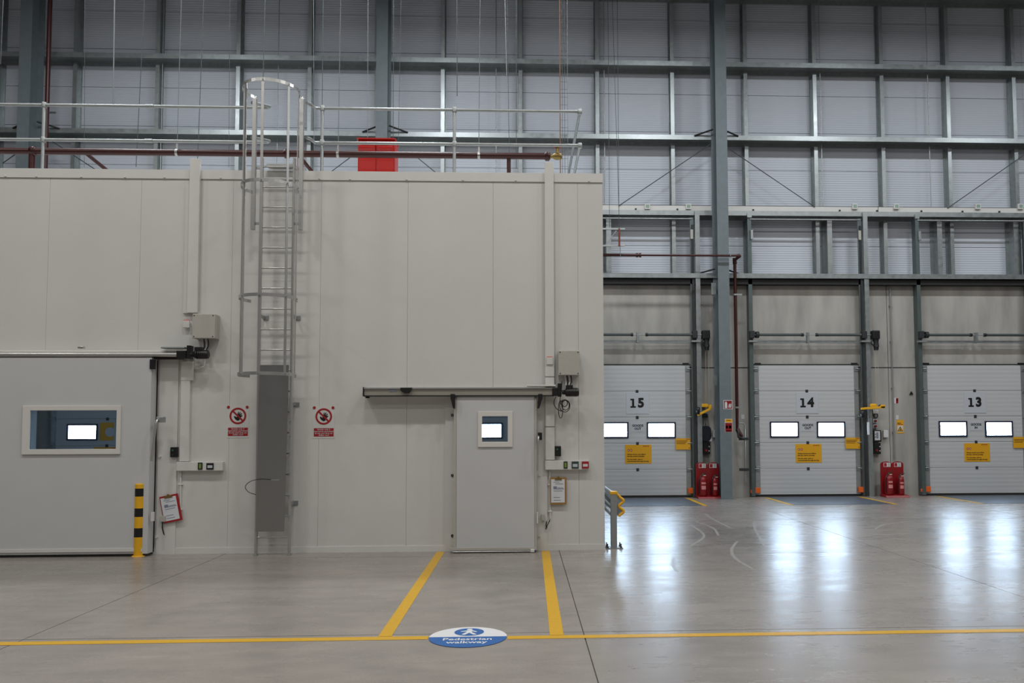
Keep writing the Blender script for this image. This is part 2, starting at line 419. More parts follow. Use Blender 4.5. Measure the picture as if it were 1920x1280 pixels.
# columns
for i, x in enumerate((-12.36, -3.55, 5.1)):
    c = struct('column_%d' % (i+1), (x, 20, 0), 'blue-grey painted steel column')
    mb = MB().prism([(x-.145, 19.95), (x+.145, 19.95), (x+.145, 19.975), (x+.009, 19.975), (x+.009, 20.465), (x+.145, 20.465), (x+.145, 20.49), (x-.145, 20.49), (x-.145, 20.465), (x-.009, 20.465), (x-.009, 19.975), (x-.145, 19.975)], 0 if i == 2 else 0.0, HZ-.05, 'z')
    mb.build('shaft', COLM, c)
    for zb in (9.42, 5.75) if i == 2 else (9.42,):
        for s_ in (-1, 1):
            MB().tube([(x+s_*.13, 20.3, zb+.13), (x+s_*.58, 20.5, zb+.03)], .022, 6).build('stay', BLK, c)
    if i == 2:
        B(x-.26, x-.14, 20.2, 20.215, 2.87, 3.13).build('gusset', GALVD, c)
        B(x-.26, x-.14, 20.2, 20.215, 5.2, 5.5).build('gusset', GALVD, c)
        B(x-.16, x+.16, 19.9, 20.3, 0.0, .02).build('base_plate', COLM, c)
# bracing rods
def rod(p0, p1, Y, label, r_=.012):
    a, b = at(*p0, Y), at(*p1, Y)
    o = MB().cyl((a[0], Y, a[1]), (b[0], Y, b[1]), r_, 8).build('bracing_rod', WIRE)
    tag(o, label, 'bracing rod'); return ownorg(o, (b[0], Y, b[1]))
rod((1334, 269), (1160, 386), 20.53, 'thin diagonal bracing rod left of the right-hand column')
rod((1367, 279), (1528, 388), 20.53, 'thin diagonal bracing rod right of the right-hand column')
rod((1925, 287), (1777, 390), 20.53, 'thin diagonal bracing rod at the right edge above door 13')
rod((662, 291), (610, 330), 20.45, 'thin diagonal bracing rod left of the red cabinet')
rod((776, 290), (830, 334), 20.45, 'thin diagonal bracing rod right of the red cabinet')
rod((40, 281), (5, 306), 20.45, 'thin diagonal bracing rod at the far left column')
rod((98, 265), (190, 325), 20.45, 'thin diagonal bracing rod right of the far left column')

# other sides of the hall (behind and beside the camera) and the roof
B(HX0-.2, HX0, HY0, HY1, 0, HZ).build('wall_left', SHELL, kind='structure')
B(HX1, HX1+.2, HY0, HY1, 0, HZ).build('wall_right', SHELL, kind='structure')
B(HX0-.2, HX1+.2, HY0-.2, HY0, 0, HZ).build('wall_back', SHELL, kind='structure')
B(HX0-.2, HX1+.2, HY0-.2, HY1, HZ, HZ+.2).build('ceiling', SHELL, kind='structure')

# ------------------------------------------------------------------ cold store
ZT = 5.50; XR = 1.21; XL0 = -13.3
DX1 = -5.36; DZ1 = 2.78            # big door opening (right edge, head)
EX0, EX1, EZ = -.93, .13, 2.2      # small door opening
ws = struct('wall_front', label='white insulated panel wall of the cold store')
seams = [XL0, -12.06, -10.78, -9.50, -8.22, -6.94, -5.62, -4.285, -2.99, -1.71, -.44, .83, XR]
for a, b in zip(seams, seams[1:]):
    a += .0014; b -= .0014
    if b < DX1-.2 and a > -10.0:
        poly = [(a, DZ1), (b, DZ1), (b, ZT), (a, ZT)]
    elif a < DX1 < b:
        poly = [(a, DZ1), (DX1, DZ1), (DX1, 0), (b, 0), (b, ZT), (a, ZT)]
    elif a < EX0 < b:
        poly = [(a, 0), (EX0, 0), (EX0, EZ), (b, EZ), (b, ZT), (a, ZT)]
    elif a < EX1 < b:
        poly = [(a, EZ), (EX1, EZ), (EX1, 0), (b, 0), (b, ZT), (a, ZT)]
    else:
        poly = [(a, 0), (b, 0), (b, ZT), (a, ZT)]
    MB().prism(poly, YB, YB+.12, 'y').build('wall_panel', PANEL, ws)
B(XL0, XR+.004, YB-.018, YB+.13, ZT-.005, ZT+.13).build('top_flashing', TRIM, ws)
for px in (12, 70, 154, 236, 310, 415, 600, 657, 763, 868, 967, 1104):
    x = at(px, 326, YB)[0]
    MB().lathe((x, YB-.024, ZT+.002), [(.012, 0), (.014, .012), (.008, .024)], 8).build('rivet', TRIM, ws)
for x0, x1 in ((DX1+.03, -1.04), (.2, XR+.002)):
    B(x0, x1, YB-.012, YB, 0.0, .085).build('base_flashing', TRIM, ws)
side = struct('wall_side', label='white side wall of the cold store')
B(XR-.12, XR, YB+.12, YC, 0, ZT).build('side_panel', PANEL, side)
B(XL0, XL0+.12, YB+.12, YC, 0, ZT).build('side_panel', PANEL, side)
rf = B(XL0, XR, YB+.13, YC, ZT, ZT+.1).build('ceiling_cold_store', PANEL, kind='structure')

# big sliding door
d1 = struct('door_1', (-6.9, YB, 0), 'wide white sliding cold store door with a window')
x0, z1 = at(40, 852, 11.66); x1, z2 = at(227, 760, 11.66)
gx0, gz0 = at(54, 842, 11.66); gx1, gz1 = at(219, 769, 11.66)
MB().ring(-9.2, -5.325, .034, 2.83, gx0-.01, gx1+.01, gz0-.01, gz1+.01, 11.68, 11.848).build('leaf', DOORW, d1, bev=.006)
wfm = MB().ring(x0, x1, z1, z2, gx0, gx1, gz0, gz1, 11.655, 11.682).build('window_frame', FRAMEW, d1, bev=.004)
B(gx0-.01, gx1+.01, 11.70, 11.708, gz0-.01, gz1+.01).build('pane', GLASS, wfm)
B(-9.2, -5.33, 11.69, 11.84, .006, .032).build('bottom_seal', RUB, d1)
B(-5.335, -5.318, 11.849, 11.872, .04, 2.80).build('edge_seal', RUB, d1)
B(-9.2, -5.4, 11.665, 11.682, .07, .115).build('kick_strip', TRIM, d1)
B(-5.345, -5.285, 11.66, 11.72, 2.66, 2.80).build('top_bracket', BLK, d1)
h0 = at(296, 785, 11.6); h1 = at(291, 820, 11.6); h2 = at(284, 864, 11.6)
MB().tube(smooth([(h0[0], 11.63, h0[1]), (h0[0]-.01, 11.58, h0[1]-.05), (h1[0], 11.57, h1[1]), (h2[0], 11.60, h2[1])], 4), .016, 8).build('lever_handle', ALU, d1)
B(h0[0]-.03, h0[0]+.07, 11.61, 11.70, h0[1]-.05, h0[1]+.03).build('handle_plate', GALV, d1, bev=.008)
# frame jamb beside the big door
j = B(-5.29, -5.02, YB-.022, YB, 0, 2.86).build('jamb', TRIM, d1)
for px, py in ((300, 855), (294, 1006)):
    x, zz = at(px, py, YB-.03); MB().cyl((x, YB-.045, zz), (x, YB-.02, zz), .018, 10).build('cap_screw', TRIM, j)
B(*[v for v in (at(288, 962, 11.7)[0]-.02, at(288, 962, 11.7)[0]+.02)], 11.66, 11.69, at(288, 976, 11.7)[1], at(288, 959, 11.7)[1]).build('latch', TRIM, d1)

# small sliding door
d2 = struct('door_2', (-.4, YB, 0), 'narrow white sliding cold store door with a square window')
lx0, lx1, lz1 = at(856, 900, 11.72)[0], at(1002, 900, 11.72)[0], at(930, 743, 11.72)[1]
x0, z1 = at(896, 838, 11.68); x1, z2 = at(961, 771, 11.68)
gx0, gz0 = at(904, 828, 11.68); gx1, gz1 = at(952, 780, 11.68)
MB().ring(lx0, lx1, .06, lz1, gx0-.008, gx1+.008, gz0-.008, gz1+.008, 11.70, 11.80).build('leaf', DOORW, d2, bev=.006)
wfm = MB().ring(x0, x1, z1, z2, gx0, gx1, gz0, gz1, 11.68, 11.702).build('window_frame', FRAMEW, d2, bev=.004)
B(gx0-.008, gx1+.008, 11.73, 11.738, gz0-.008, gz1+.008).build('pane', GLASS, wfm)
B(lx0-.04, lx0-.002, 11.70, 11.82, .03, lz1-.03).build('edge_seal', BOXG, d2)
B(lx1+.002, lx1+.035, 11.70, 11.82, .03, lz1-.03).build('edge_seal', BOXG, d2)
B(lx0-.09, lx1+.035, 11.69, 11.82, .035, .072).build('threshold_guide', BOXG, d2)
B(lx0-.04, lx1+.01, 11.71, 11.82, .004, .033).build('bottom_seal', RUB, d2)
MB().cyl((lx0-.05, 11.68, .02), (lx1+.0, 11.68, .02), .009, 8).build('guide_rod', ALU, d2)
B(lx1-.06, lx1+.0, 11.655, 11.70, .006, .05).build('floor_roller', STW, d2, bev=.006)
for px in (849, 1013):
    x, zz = at(px, 741, 11.66); s_ = 1 if px < 900 else -1
    MB().prism([(x-.03, zz+.02), (x+.03, zz+.02), (x+.035, zz-.03), (x+s_*.025+.01, zz-.19), (x+s_*.025-.018, zz-.19), (x-.03, zz-.04)], 11.62, 11.69, 'y').build('hanger', BLK, d2, bev=.004)
j = MB().prism([(lx0-.18, 0), (lx0-.045, 0), (lx0-.045, 2.3), (lx0-.18, 2.3)], YB-.025, YB, 'y').build('jamb', TRIM, d2)
for py in (778, 891, 1004):
    x, zz = at(848, py, YB-.03); mb = annulus(MB(), x, zz, .009, .02, YB-.036, YB-.024, 16); mb.build('cap_screw', SHAD, j)
j = MB().prism([(lx1+.04, 0), (lx1+.19, 0), (lx1+.19, 2.3), (lx1+.04, 2.3)], YB-.025, YB, 'y').build('jamb', TRIM, d2)
for py in (777, 890, 1004):
    x, zz = at(1012, py, YB-.03); MB().cyl((x, YB-.045, zz), (x, YB-.024, zz), .016, 10).build('cap_screw', TRIM, j)
h0 = at(1010, 817, 11.62)
MB().tube(smooth([(h0[0], 11.66, h0[1]), (h0[0]-.005, 11.6, h0[1]-.04), (h0[0]-.012, 11.6, h0[1]-.25), (h0[0]-.02, 11.64, h0[1]-.5)], 4), .014, 8).build('lever_handle', ALU, d2)
B(h0[0]-.01, h0[0]+.05, 11.63, 11.80, h0[1]-.06, h0[1]+.05).build('handle_plate', BLK, d2, bev=.006)
B(lx1+.035, lx1+.05, 11.67, 11.71, .42, .58).build('latch', STW, d2)

# sliding door operators: track, cover, motor
def operator(name, label, pxa, pxb, pyt, pyb, motor, big):
    Y0 = 11.66
    xa, zt = at(pxa, pyt, Y0); xb, zb = at(pxb, pyb, Y0)
    zt = at(pxb, pyt, Y0)[1]
    if pxa == 0: xa = -9.4
    t = thing(name, ((xa+xb)/2, YB, zb), label, 'door track')
    if big:
        B(xa, xb, Y0+.05, YB-.02, zb+.045, zt).build('cover', FRAMEW, t, bev=.01)
        MB().cyl((xa, Y0+.03, zb+.035), (xb-.02, Y0+.03, zb+.035), .033, 14).build('round_rail', ALU, t)
        B(xa, xb, Y0+.08, YB-.03, zb-.02, zb+.03).build('under_rail', RUB, t)
    else:
        B(xa, xb, Y0+.02, YB-.075, zb+.01, zt-.02).build('cover', mat('track_beige', (.36, .34, .29), .4, .3), t, bev=.006)
        B(xa, at(1019, 733, YB)[0], YB-.074, YB-.003, zb+.01, zt-.02).build('light_blocker', TRIM, t)  # added filler behind the cover, blocks light leaking down the wall
        B(xa, xb, Y0+.0, Y0+.05, zt-.028, zt-.008).build('top_lip', ALU, t)
        B(xa, xb, Y0+.01, Y0+.08, zb-.002, zb+.008).build('bottom_lip', SHAD, t)
        B(xa-.012, xa-.001, Y0-.01, YB-.02, zb, zt).build('end_cap', BLK, t)
        sx, sz = at(762, 731, Y0-.01)
        MB().prism([(sx-.085, sz+.035), (sx+.085, sz+.035), (sx+.06, sz-.02), (sx+.04, sz-.045), (sx-.03, sz-.045), (sx-.08, sz-.01)], Y0-.04, Y0+.02, 'y').build('trolley', BLK, t, bev=.004)
        sx, sz = at(689, 742, Y0)
        B(sx-.035, sx+.06, Y0+.03, Y0+.1, sz-.005, sz+.02).build('end_stop', BLK, t); MB().cyl((sx-.01, Y0+.06, sz-.03), (sx-.01, Y0+.06, sz), .03, 12).build('buffer', RUB, t)
        sx, sz = at(737, 732, Y0+.02)
        B(sx-.05, sx+.05, Y0+.012, Y0+.022, sz-.012, sz+.012).build('maker_label', INK, t)
        for pxx in (722, 966):
            sx, sz = at(pxx, 742, Y0+.05); B(sx-.09, sx+.09, Y0+.05, Y0+.09, sz-.012, sz+.008).build('sensor_block', BOXG, t)
    mx, mz = motor
    ms = 1.0
    x_, z_ = at(mx, mz, Y0-.02)
    c0 = at(mx-(72 if not big else 62), mz, Y0)[0]
    B(c0, x_-.14, Y0-.02, Y0+.16, z_+.085, z_+.11).build('top_plate', GALV if big else TRIM, t, bev=.004)
    if big:
        B(x_-.26, x_-.12, Y0-.01, Y0+.1, z_-.055, z_+.06).build('gear_body', BLK, t, bev=.012)
    else:
        B(x_-.19, x_-.08, Y0-.01, Y0+.1, z_-.05, z_+.07).build('gear_body', BLK, t, bev=.012)
        B(xb-.0, x_-.17, Y0+.02, YB-.075, z_-.04, z_+.07).build('adapter', FRAMEW, t)
    B(x_-.11, x_-.055, Y0-.02, Y0+.1, z_-.065, z_+.13).build('gear_plate', BLK, t, bev=.006)
    MB().tube([(x_-.05, Y0, z_-.0), (x_+.0, Y0, z_), (x_+.005, Y0, z_), (x_+.19, Y0, z_), (x_+.2, Y0, z_)], [.03, .035, .06, .062, .045], 18).build('motor', BLK, t)
    for q in range(5):
        annulus(MB(), 0, 0, 0, 1, 0, 1, 3) if False else None
        MB().cyl((x_+.03+q*.03, Y0, z_), (x_+.042+q*.03, Y0, z_), .067, 18).build('cooling_fin', BLK, t)
    B(x_+.01, x_+.11, Y0-.05, Y0+.05, z_+.045, z_+.105).build('terminal_box', BLK, t, bev=.006)
    return t, x_, z_, Y0
t1, mx1, mz1, Y0 = operator('sliding_door_track', 'long round-rail track with black motor above the wide white door', 0, 336, 656, 669, (364, 664), True)
for px in (152,):
    sx, sz = at(px, 652, 11.72); B(sx-.04, sx+.04, 11.70, 11.76, sz-.01, sz+.02).build('cap', ALU, t1, bev=.004)
t2, mx2, mz2, Y0 = operator('sliding_door_track', 'beige boxed track with black motor above the narrow white door', 682, 1040, 725, 742, (1060, 735), False)
cab = MB()
for k, (rx, rz, dx, dz) in enumerate(((.075, .09, .0, -.17), (.055, .07, .01, -.16), (.032, .13, -.06, -.22), (.04, .05, .0, -.13))):
    pts = [(mx2-.01+dx+rx*math.cos(q*PI/9+k), 11.62+.012*k, mz2-.03+dz+rz*math.sin(q*PI/9+k)) for q in range(18)]
    cab.tube(pts, .006, 6, closed=True)
cab.tube(smooth([(mx2-.13, 11.63, mz2-.05), (mx2-.17, 11.62, mz2-.15), (mx2-.13, 11.62, mz2-.24), (mx2-.05, 11.62, mz2-.28)], 5), .006, 6)
cab.tube(smooth([(mx2-.05, 11.62, mz2+.16), (mx2-.06, 11.61, mz2+.02), (mx2-.08, 11.62, mz2-.12), (mx2-.05, 11.62, mz2-.2)], 5), .006, 6)
cab.build('cable_loop', BLK, t2)

# control cabinets with conduit below
def cabinet(px0, px1, py0, py1, label, deep):
    Y1 = YB-deep
    x0, z1 = at(px0, py0, Y1); x1, z0 = at(px1, py1, Y1)
    t = thing('control_cabinet', ((x0+x1)/2, YB, z0), label, 'control cabinet')
    b = B(x0, x1, Y1+.05, YB-.002, z0, z1).build('body', BOXG, t, bev=.008)
    B(x0-.002, x1+.002, Y1, Y1+.048, z0-.002, z1+.002).build('lid', BOXG, t, bev=.01)
    for sx in (x0+.025, x1-.025):
        for sz in (z0+.025, z1-.025):
            MB().cyl((sx, Y1-.003, sz), (sx, Y1+.002, sz), .009, 10).build('lid_screw', SHAD, t)
    xm = (x0+x1)/2
    for k, dx in enumerate((-.06, -.03, .0, .03)):
        MB().tube(smooth([(xm+dx, YB-.1, z0), (xm+dx*.9+.01, YB-.1, z0-.1), (xm+dx*.4-.02, YB-.12, z0-.2)], 4), .008, 6).build('cable', BLK if k % 2 else TRIM, t)
    return t, x0, x1, z0, z1
c1, x0, x1, z0, z1 = cabinet(361, 402, 588, 634, 'grey wall control cabinet above the motor of the wide door', .2)
xa = at(385, 640, YB-.03)[0]; za = at(385, 688, YB-.03)[1]
MB().tube([(xa, YB-.03, z0), (xa, YB-.03, za+.03), (xa-.02, YB-.03, za), (xa-.17, YB-.03, za)], .014, 8).build('conduit', TRIM, c1)
c2, x0, x1, z0, z1 = cabinet(1047, 1087, 657, 703, 'grey wall control cabinet above the motor of the narrow door', .16)
xa = at(1070, 710, YB-.03)[0]
MB().cyl((xa, YB-.03, z0-.16), (xa, YB-.03, z0), .016, 10).build('conduit', TRIM, c2)

# vertical cable trunking
def trunk(name, px0, px1, pyt, pyb, label, d=.07, extra=()):
    x0 = at(px0, (pyt+pyb)/2, YB-d)[0]; x1 = at(px1, (pyt+pyb)/2, YB-d)[0]
    zt = at(px0, pyt, YB-d)[1]; zb = at(px0, pyb, YB-d)[1]
    t = thing(name, ((x0+x1)/2, YB, zb), label, 'cable trunking')
    B(x0, x1, YB-d, YB-.019 if zt > 5.4 else YB-.001, zb, zt).build('channel', TRIM, t, bev=.004)
    return t, x0, x1, zb, zt
tk, x0, x1, zb, zt = trunk('cable_trunking', 353, 372, 297, 586, 'tall white cable trunking rising past the cold store roof left of the ladder')
B(x0-.07, x0-.002, YB-.03, YB-.001, zb, 5.4).build('flat_cover', TRIM, tk)
tk, x0, x1, zb, zt = trunk('cable_trunking', 338, 355, 677, 865, 'white cable trunking running down beside the wide door jamb', .05)
B(x0-.0, x1+.05, YB-.055, YB-.04, zt-.28, zt+.0).build('cover_joint', FRAMEW, tk, bev=.003)
tk, x0, x1, zb, zt = trunk('cable_trunking', 1022, 1039, 304, 862, 'tall white cable trunking right of the narrow door rising past the roof')
for py in (707, 800):
    B(x0-.003, x1+.003, YB-.074, YB-.06, at(1030, py, YB)[1], at(1030, py, YB)[1]+.006).build('cover_joint', SHAD, tk)

# horizontal trunking with switches
def box_at(px0, px1, py0, py1, y0, y1):
    a, b = at(px0, py0, y0), at(px1, py1, y0)
    return MB().box(a[0], b[0], y0, y1, a[1], b[1])
def ctr(px, py, Y): a = at(px, py, Y); return (a[0], Y, a[1])
tr = thing('switch_trunking', ctr(374, 882, YB), 'white wall trunking with two dark switches beside the wide door', 'trunking')
box_at(331, 417, 866, 882, YB-.075, YB-.002).build('channel', TRIM, tr, bev=.004)
s = box_at(371, 379, 867, 880, YB-.087, YB-.076).build('rocker_switch', BLK, tr); box_at(373, 377, 869, 878, YB-.09, YB-.087).build('rocker', mat('lamp_green', (.18, .26, .05), .4), s)
s = box_at(387, 400, 868, 880, YB-.087, YB-.076).build('break_glass_unit', BLK, tr); box_at(389, 398, 872, 877, YB-.09, YB-.087).build('glass', PLATE, s)
tr = thing('switch_trunking', ctr(1063, 880, YB), 'white wall trunking with green, black and red switches right of the narrow door', 'trunking')
box_at(1022, 1105, 863, 880, YB-.075, YB-.002).build('channel', TRIM, tr, bev=.004)
s = box_at(1057, 1064, 865, 878, YB-.087, YB-.076).build('rocker_switch', BLK, tr); box_at(1058.5, 1062.5, 867, 876, YB-.09, YB-.087).build('rocker', MATS['lamp_green'], s)
s = box_at(1072, 1085, 865, 878, YB-.087, YB-.076).build('break_glass_unit', mat('dark_green', (.03, .06, .05), .4), tr); box_at(1074, 1083, 869.5, 875, YB-.09, YB-.087).build('glass', PLATE, s)
s = box_at(1091, 1104, 865, 878, YB-.087, YB-.076).build('fire_call_point', SRED, tr); box_at(1093, 1102, 869.5, 874.5, YB-.09, YB-.087).build('glass', WHT, s)

def button_station(px, py, label):
    c = ctr(px, py, YB)
    t = thing('push_button_station', c, label, 'push button')
    b = box_at(px-6, px+6, py-10, py+9, YB-.07, YB-.001).build('housing', BLK, t, bev=.006)
    for dy, mm in ((-4, GREEN), (4, SHAD)):
        a = at(px-1, py+dy, YB-.07); MB().cyl((a[0], YB-.078, a[1]), (a[0], YB-.07, a[1]), .013, 12).build('button', mm, t)
    return t
button_station(325, 848, 'black push button station left of the trunking by the wide door')
button_station(1046, 846, 'black push button station above the trunking by the narrow door')
for px, py, lb in ((349, 607, 'small white isolator with red lamp left of the left cabinet'), (1031, 676, 'small white isolator with red lamp left of the right cabinet')):
    t = thing('isolator_switch', ctr(px, py+7, YB), lb, 'switch')
    box_at(px-6, px+6, py-6, py+7, YB-(.09 if px > 1000 else .06), YB-(.071 if px > 1000 else .031)).build('plate', TRIM, t, bev=.004)
    box_at(px-5, px+5, py-8, py-6, YB-(.085 if px > 1000 else .055), YB-(.071 if px > 1000 else .031)).build('lamp', mat('pale_red_lamp', (.7, .25, .2), .4), t)
for px, pya, pyb, lb in ((339, 882, 968, 'thin white conduit under the trunking by the wide door'), (1031, 881, 972, 'thin white conduit under the trunking by the narrow door')):
    a, b = at(px, pya, YB-.02), at(px, pyb, YB-.02)
    t = thing('wall_conduit', (a[0], YB, b[1]), lb, 'conduit')
    MB().cyl((a[0], YB-.016, b[1]), (a[0], YB-.016, a[1]), .013, 10).build('pipe', TRIM, t)
    for f_ in (.3, .85):
        zz = a[1]+(b[1]-a[1])*f_; B(a[0]-.03, a[0]+.03, YB-.032, YB-.001, zz-.01, zz+.01).build('saddle', TRIM, t, bev=.003)
    if px < 900:
        tails = [[(304, 975), (305, 990), (308, 1003)], [(306, 977), (304, 988), (307, 1001)]]; bx_ = (299, 310, 967, 978)
    else:
        tails = [[(1031, 975), (1027, 983), (1023, 992)], [(1025, 977), (1024, 985), (1025, 990)]]; bx_ = (1015, 1022, 964, 976)
    for tl in tails:
        MB().tube(smooth([ctr(p[0], p[1], YB-.05) for p in tl], 4), .007, 6).build('cable_tail', BLK, t)
    box_at(*bx_, YB-.07, YB-.026).build('junction_box', BOXG, t, bev=.005)

# clipboards
def clipboard(px, py, wpx, hpx, rot, board, clipm, label):
    cx, cz = at(px, py, YB-.05); wm, hm = wpx/126/2, hpx/126/2; c, s_ = math.cos(rot), math.sin(rot)
    t = thing('clipboard', (cx, YB-.05, cz-hm), label, 'clipboard')
    def R(pts): return [(cx+a*c-b*s_, cz+a*s_+b*c) for a, b in pts]
    def rect(a0, a1, b0, b1): return R([(a0, b0), (a1, b0), (a1, b1), (a0, b1)])
    yb = YB-.05
    MB().prism(rect(-wm, wm, -hm, hm), yb, yb+.02, 'y').build('board', board, t, bev=.003)
    pp = MB().prism(rect(-wm*.9, wm*.78, -hm*.86, hm*.86), yb-.003, yb-.0005, 'y').build('paper', PAPER, t)
    for k, (b0, b1, l0, l1) in enumerate(((.62, .66, -.6, .1), (.5, .54, -.4, .6), (.12, .34, -.62, -.2), (.12, .17, -.2, .7), (-.02, .02, -.6, .5), (-.5, -.46, -.6, .2), (-.7, -.66, -.6, .3), (.2, .24, -.15, .6))):
        MB().prism(rect(wm*l0, wm*l1, hm*b0, hm*b1), yb-.0042, yb-.0032, 'y').build('print', INK, pp)
    MB().prism(R([(-wm*.45, hm*.8), (wm*.45, hm*.8), (wm*.38, hm*.95), (wm*.12, hm*1.0), (wm*.1, hm*1.08), (-wm*.1, hm*1.08), (-wm*.12, hm*1.0), (-wm*.38, hm*.95)]), yb-.012, yb-.0045, 'y').build('clip', clipm, t, bev=.002)
    return t
clipboard(320, 953, 33, 49, .2, SRED, BRASS, 'tilted red clipboard hanging on the wall by the wide door')
clipboard(1047, 920, 30, 50, 0, WOOD, BRASS, 'brown hardboard clipboard hanging on the wall by the narrow door')

# warning signs either side of the ladder
def warning_sign(px, py, label):
    Yf = YB-.004
    t = thing('warning_sign', ctr(px, py+30, YB), label, 'sign')
    box_at(px-20, px+20, py-30, py+30, Yf, YB-.0005).build('plate', mat('sign_plate', (.64, .63, .61), .4), t)
    x, zz = at(px, py-11, Yf-.002)
    S_ = 1/127.0
    hand = [(-.9, -.15), (-.6, -.75), (-.05, -1.1), (.35, -.95), (.5, -.5), (1.05, .05), (.9, .2), (.55, 0), (.95, .55), (.8, .65), (.4, .2), (.6, .85), (.42, .9), (.15, .3), (.2, .9), (.02, .88), (-.15, .15), (-.3, -.3), (-.7, -.0)]
    MB().prism([(x+a*8.2*S_, zz+b*8.2*S_) for a, b in hand], Yf-.002, Yf-.0005, 'y').build('hand', BLK, t)
    annulus(MB(), x, zz, 12.0*S_, 15.3*S_, Yf-.003, Yf-.001).build('ring', SRED, t)
    r_, hw = 13*S_, 1.5*S_; q = math.sqrt(.5)
    MB().prism([(x+(-r_*q-hw*q), zz+(r_*q-hw*q)), (x+(r_*q-hw*q), zz+(-r_*q-hw*q)), (x+(r_*q+hw*q), zz+(-r_*q+hw*q)), (x+(-r_*q+hw*q), zz+(r_*q+hw*q))], Yf-.0045, Yf-.0032, 'y').build('slash', SRED, t)
    box_at(px-18.5, px+18.5, py+11, py+26.5, Yf-.002, Yf-.0005).build('caption_panel', SRED, t)
    for k, ln in enumerate(('Strictly only 2', 'operatives permitted', 'at any one time on', 'chiller roof')):
        a = at(px, py+13.3+k*3.6, Yf); text('lettering', ln, a[0], Yf-.0032, a[1], .0335, WHT, t, off=.0002, thick=.0006)
    for dx in (-17.5, 17.5):
        a = at(px+dx, py-27.5, Yf); MB().cyl((a[0], Yf-.006, a[1]), (a[0], Yf-.0005, a[1]), .021, 14).build('fixing_cap', SRED, t)
    return t
warning_sign(446, 790.5, 'red no-entry hand sign on the wall left of the ladder')
warning_sign(607, 791.5, 'red no-entry hand sign on the wall right of the ladder')

# ------------------------------------------------------------------ caged ladder
LY = 11.66
LX0, LX1 = gnd(480, 1040)[0], gnd(545, 1040)[0]
LX0, LX1 = at(480, 1036, LY)[0], at(542, 1036, LY)[0]
XC = (LX0+LX1)/2
lad = thing('caged_ladder', (XC, LY, 0), 'bright metal caged access ladder against the white wall', 'ladder')
for x in (LX0, LX1):
    B(x-.014, x+.014, LY-.035, LY+.035, 0, 5.75).build('stile', ALU, lad, bev=.004)
    B(x-.022, x+.022, LY-.045, LY+.045, .0, .012).build('foot', GALV, lad)
z = .255; k = 0
while z < 5.7:
    MB().cyl((LX0, LY, z), (LX1, LY, z), .013, 8).build('rung', ALU, lad); z += .298
for s_ in (-1, 1):
    x = XC+s_*.34
    B(x-.028, x+.028, LY-.06, LY+.0, 4.68, 6.62).build('walk_through_post', ALU, lad, bev=.004)
    MB().lathe((x+s_*.0, LY-.03, 6.62), [(.03, 0), (.028, .02), (.012, .035)], 12).build('post_cap', ALU, lad)
    for zb in (4.78, 5.6):
        B(min(x, XC+s_*.25), max(x, XC+s_*.25), LY-.02, LY+.02, zb-.015, zb+.015).build('spacer', ALU, lad)
def hoop(zh, r=.385, th=.006, hh=.045, ext=.0):
    n = 26; i = MB(); pts_o = []; pts_i = []
    for k in range(n):
        a = PI-.62+ (PI+1.24)*k/(n-1)
        pts_o.append((XC+(r+th)*math.cos(a), LY-.36+(r+th)*math.sin(a))); pts_i.append((XC+r*math.cos(a), LY-.36+r*math.sin(a)))
    i.prism(pts_o+pts_i[::-1], zh-hh/2, zh+hh/2, 'z')
    return i.build('cage_hoop', ALU, lad)
for zh in (6.6, 5.2, 3.62, 2.55): hoop(zh)
for a in (PI, PI*1.26, PI*1.5, PI*1.8, PI*2.0):
    x, y = XC+.378*math.cos(a), LY-.36+.378*math.sin(a)
    t_ = Vector((-math.sin(a), math.cos(a)))*.019; nn = Vector((math.cos(a), math.sin(a)))*.004
    P = [Vector((x, y))+t_+nn, Vector((x, y))-t_+nn, Vector((x, y))-t_-nn, Vector((x, y))+t_-nn]
    MB().prism([tuple(p) for p in P], 2.53, 6.62, 'z').build('cage_strap', ALU, lad)
    for zh in (6.6, 5.2, 3.62, 2.55):
        o_ = Vector((x, y))+Vector((math.cos(a), math.sin(a)))*.012
        MB().cyl((o_.x, o_.y, zh), (o_.x+math.cos(a)*.012, o_.y+math.sin(a)*.012, zh), .011, 8).build('cage_bolt', GALV, lad)
for py in (592, 757, 945):
    for s_ in (-1, 1):
        zb = at(545, py, LY)[1]; x = XC+s_*(LX1-XC)
        B(x-.012, x+.012, LY+.03, YB-.004, zb-.02, zb+.02).build('wall_arm', GALV, lad)
        B(x-.02 if s_ < 0 else x-.02, x+.06, YB-.014, YB-.001, zb-.03, zb+.03).build('wall_plate', GALV, lad)
pz0, pz1 = at(510, 996, LY-.06)[1], at(510, 684, LY-.06)[1]
MB().prism([(LX0+.01, pz0), (LX1-.055, pz0), (LX1-.02, pz1), (LX0+.03, pz1)], LY-.066, LY-.058, 'y').build('guard_plate', STAIN, lad, label='smooth sheet metal anti-climb plate')
for py in (788, 815, 846, 885, 926, 966):
    zb = at(540, py, LY)[1]; B(LX1-.06, LX1+.012, LY-.06, LY-.036, zb-.012, zb+.012).build('hinge', GALV, lad)
B(XC-.02, XC+.1, LY-.08, LY-.066, at(510, 899, LY)[1]-.007, at(510, 899, LY)[1]+.007).build('hasp', ALU, lad)
a = [ctr(p[0], p[1], LY-.08) for p in ((508, 899), (488, 898), (470, 902), (460, 912), (466, 922), (480, 927))]
MB().tube(smooth(a, 5), .005, 6).build('security_cable', BLK, lad)
B(LX0+.03, LX1-.03, LY+.1, YB+.1, 5.66, 5.70).build('landing_step', ALU, lad)

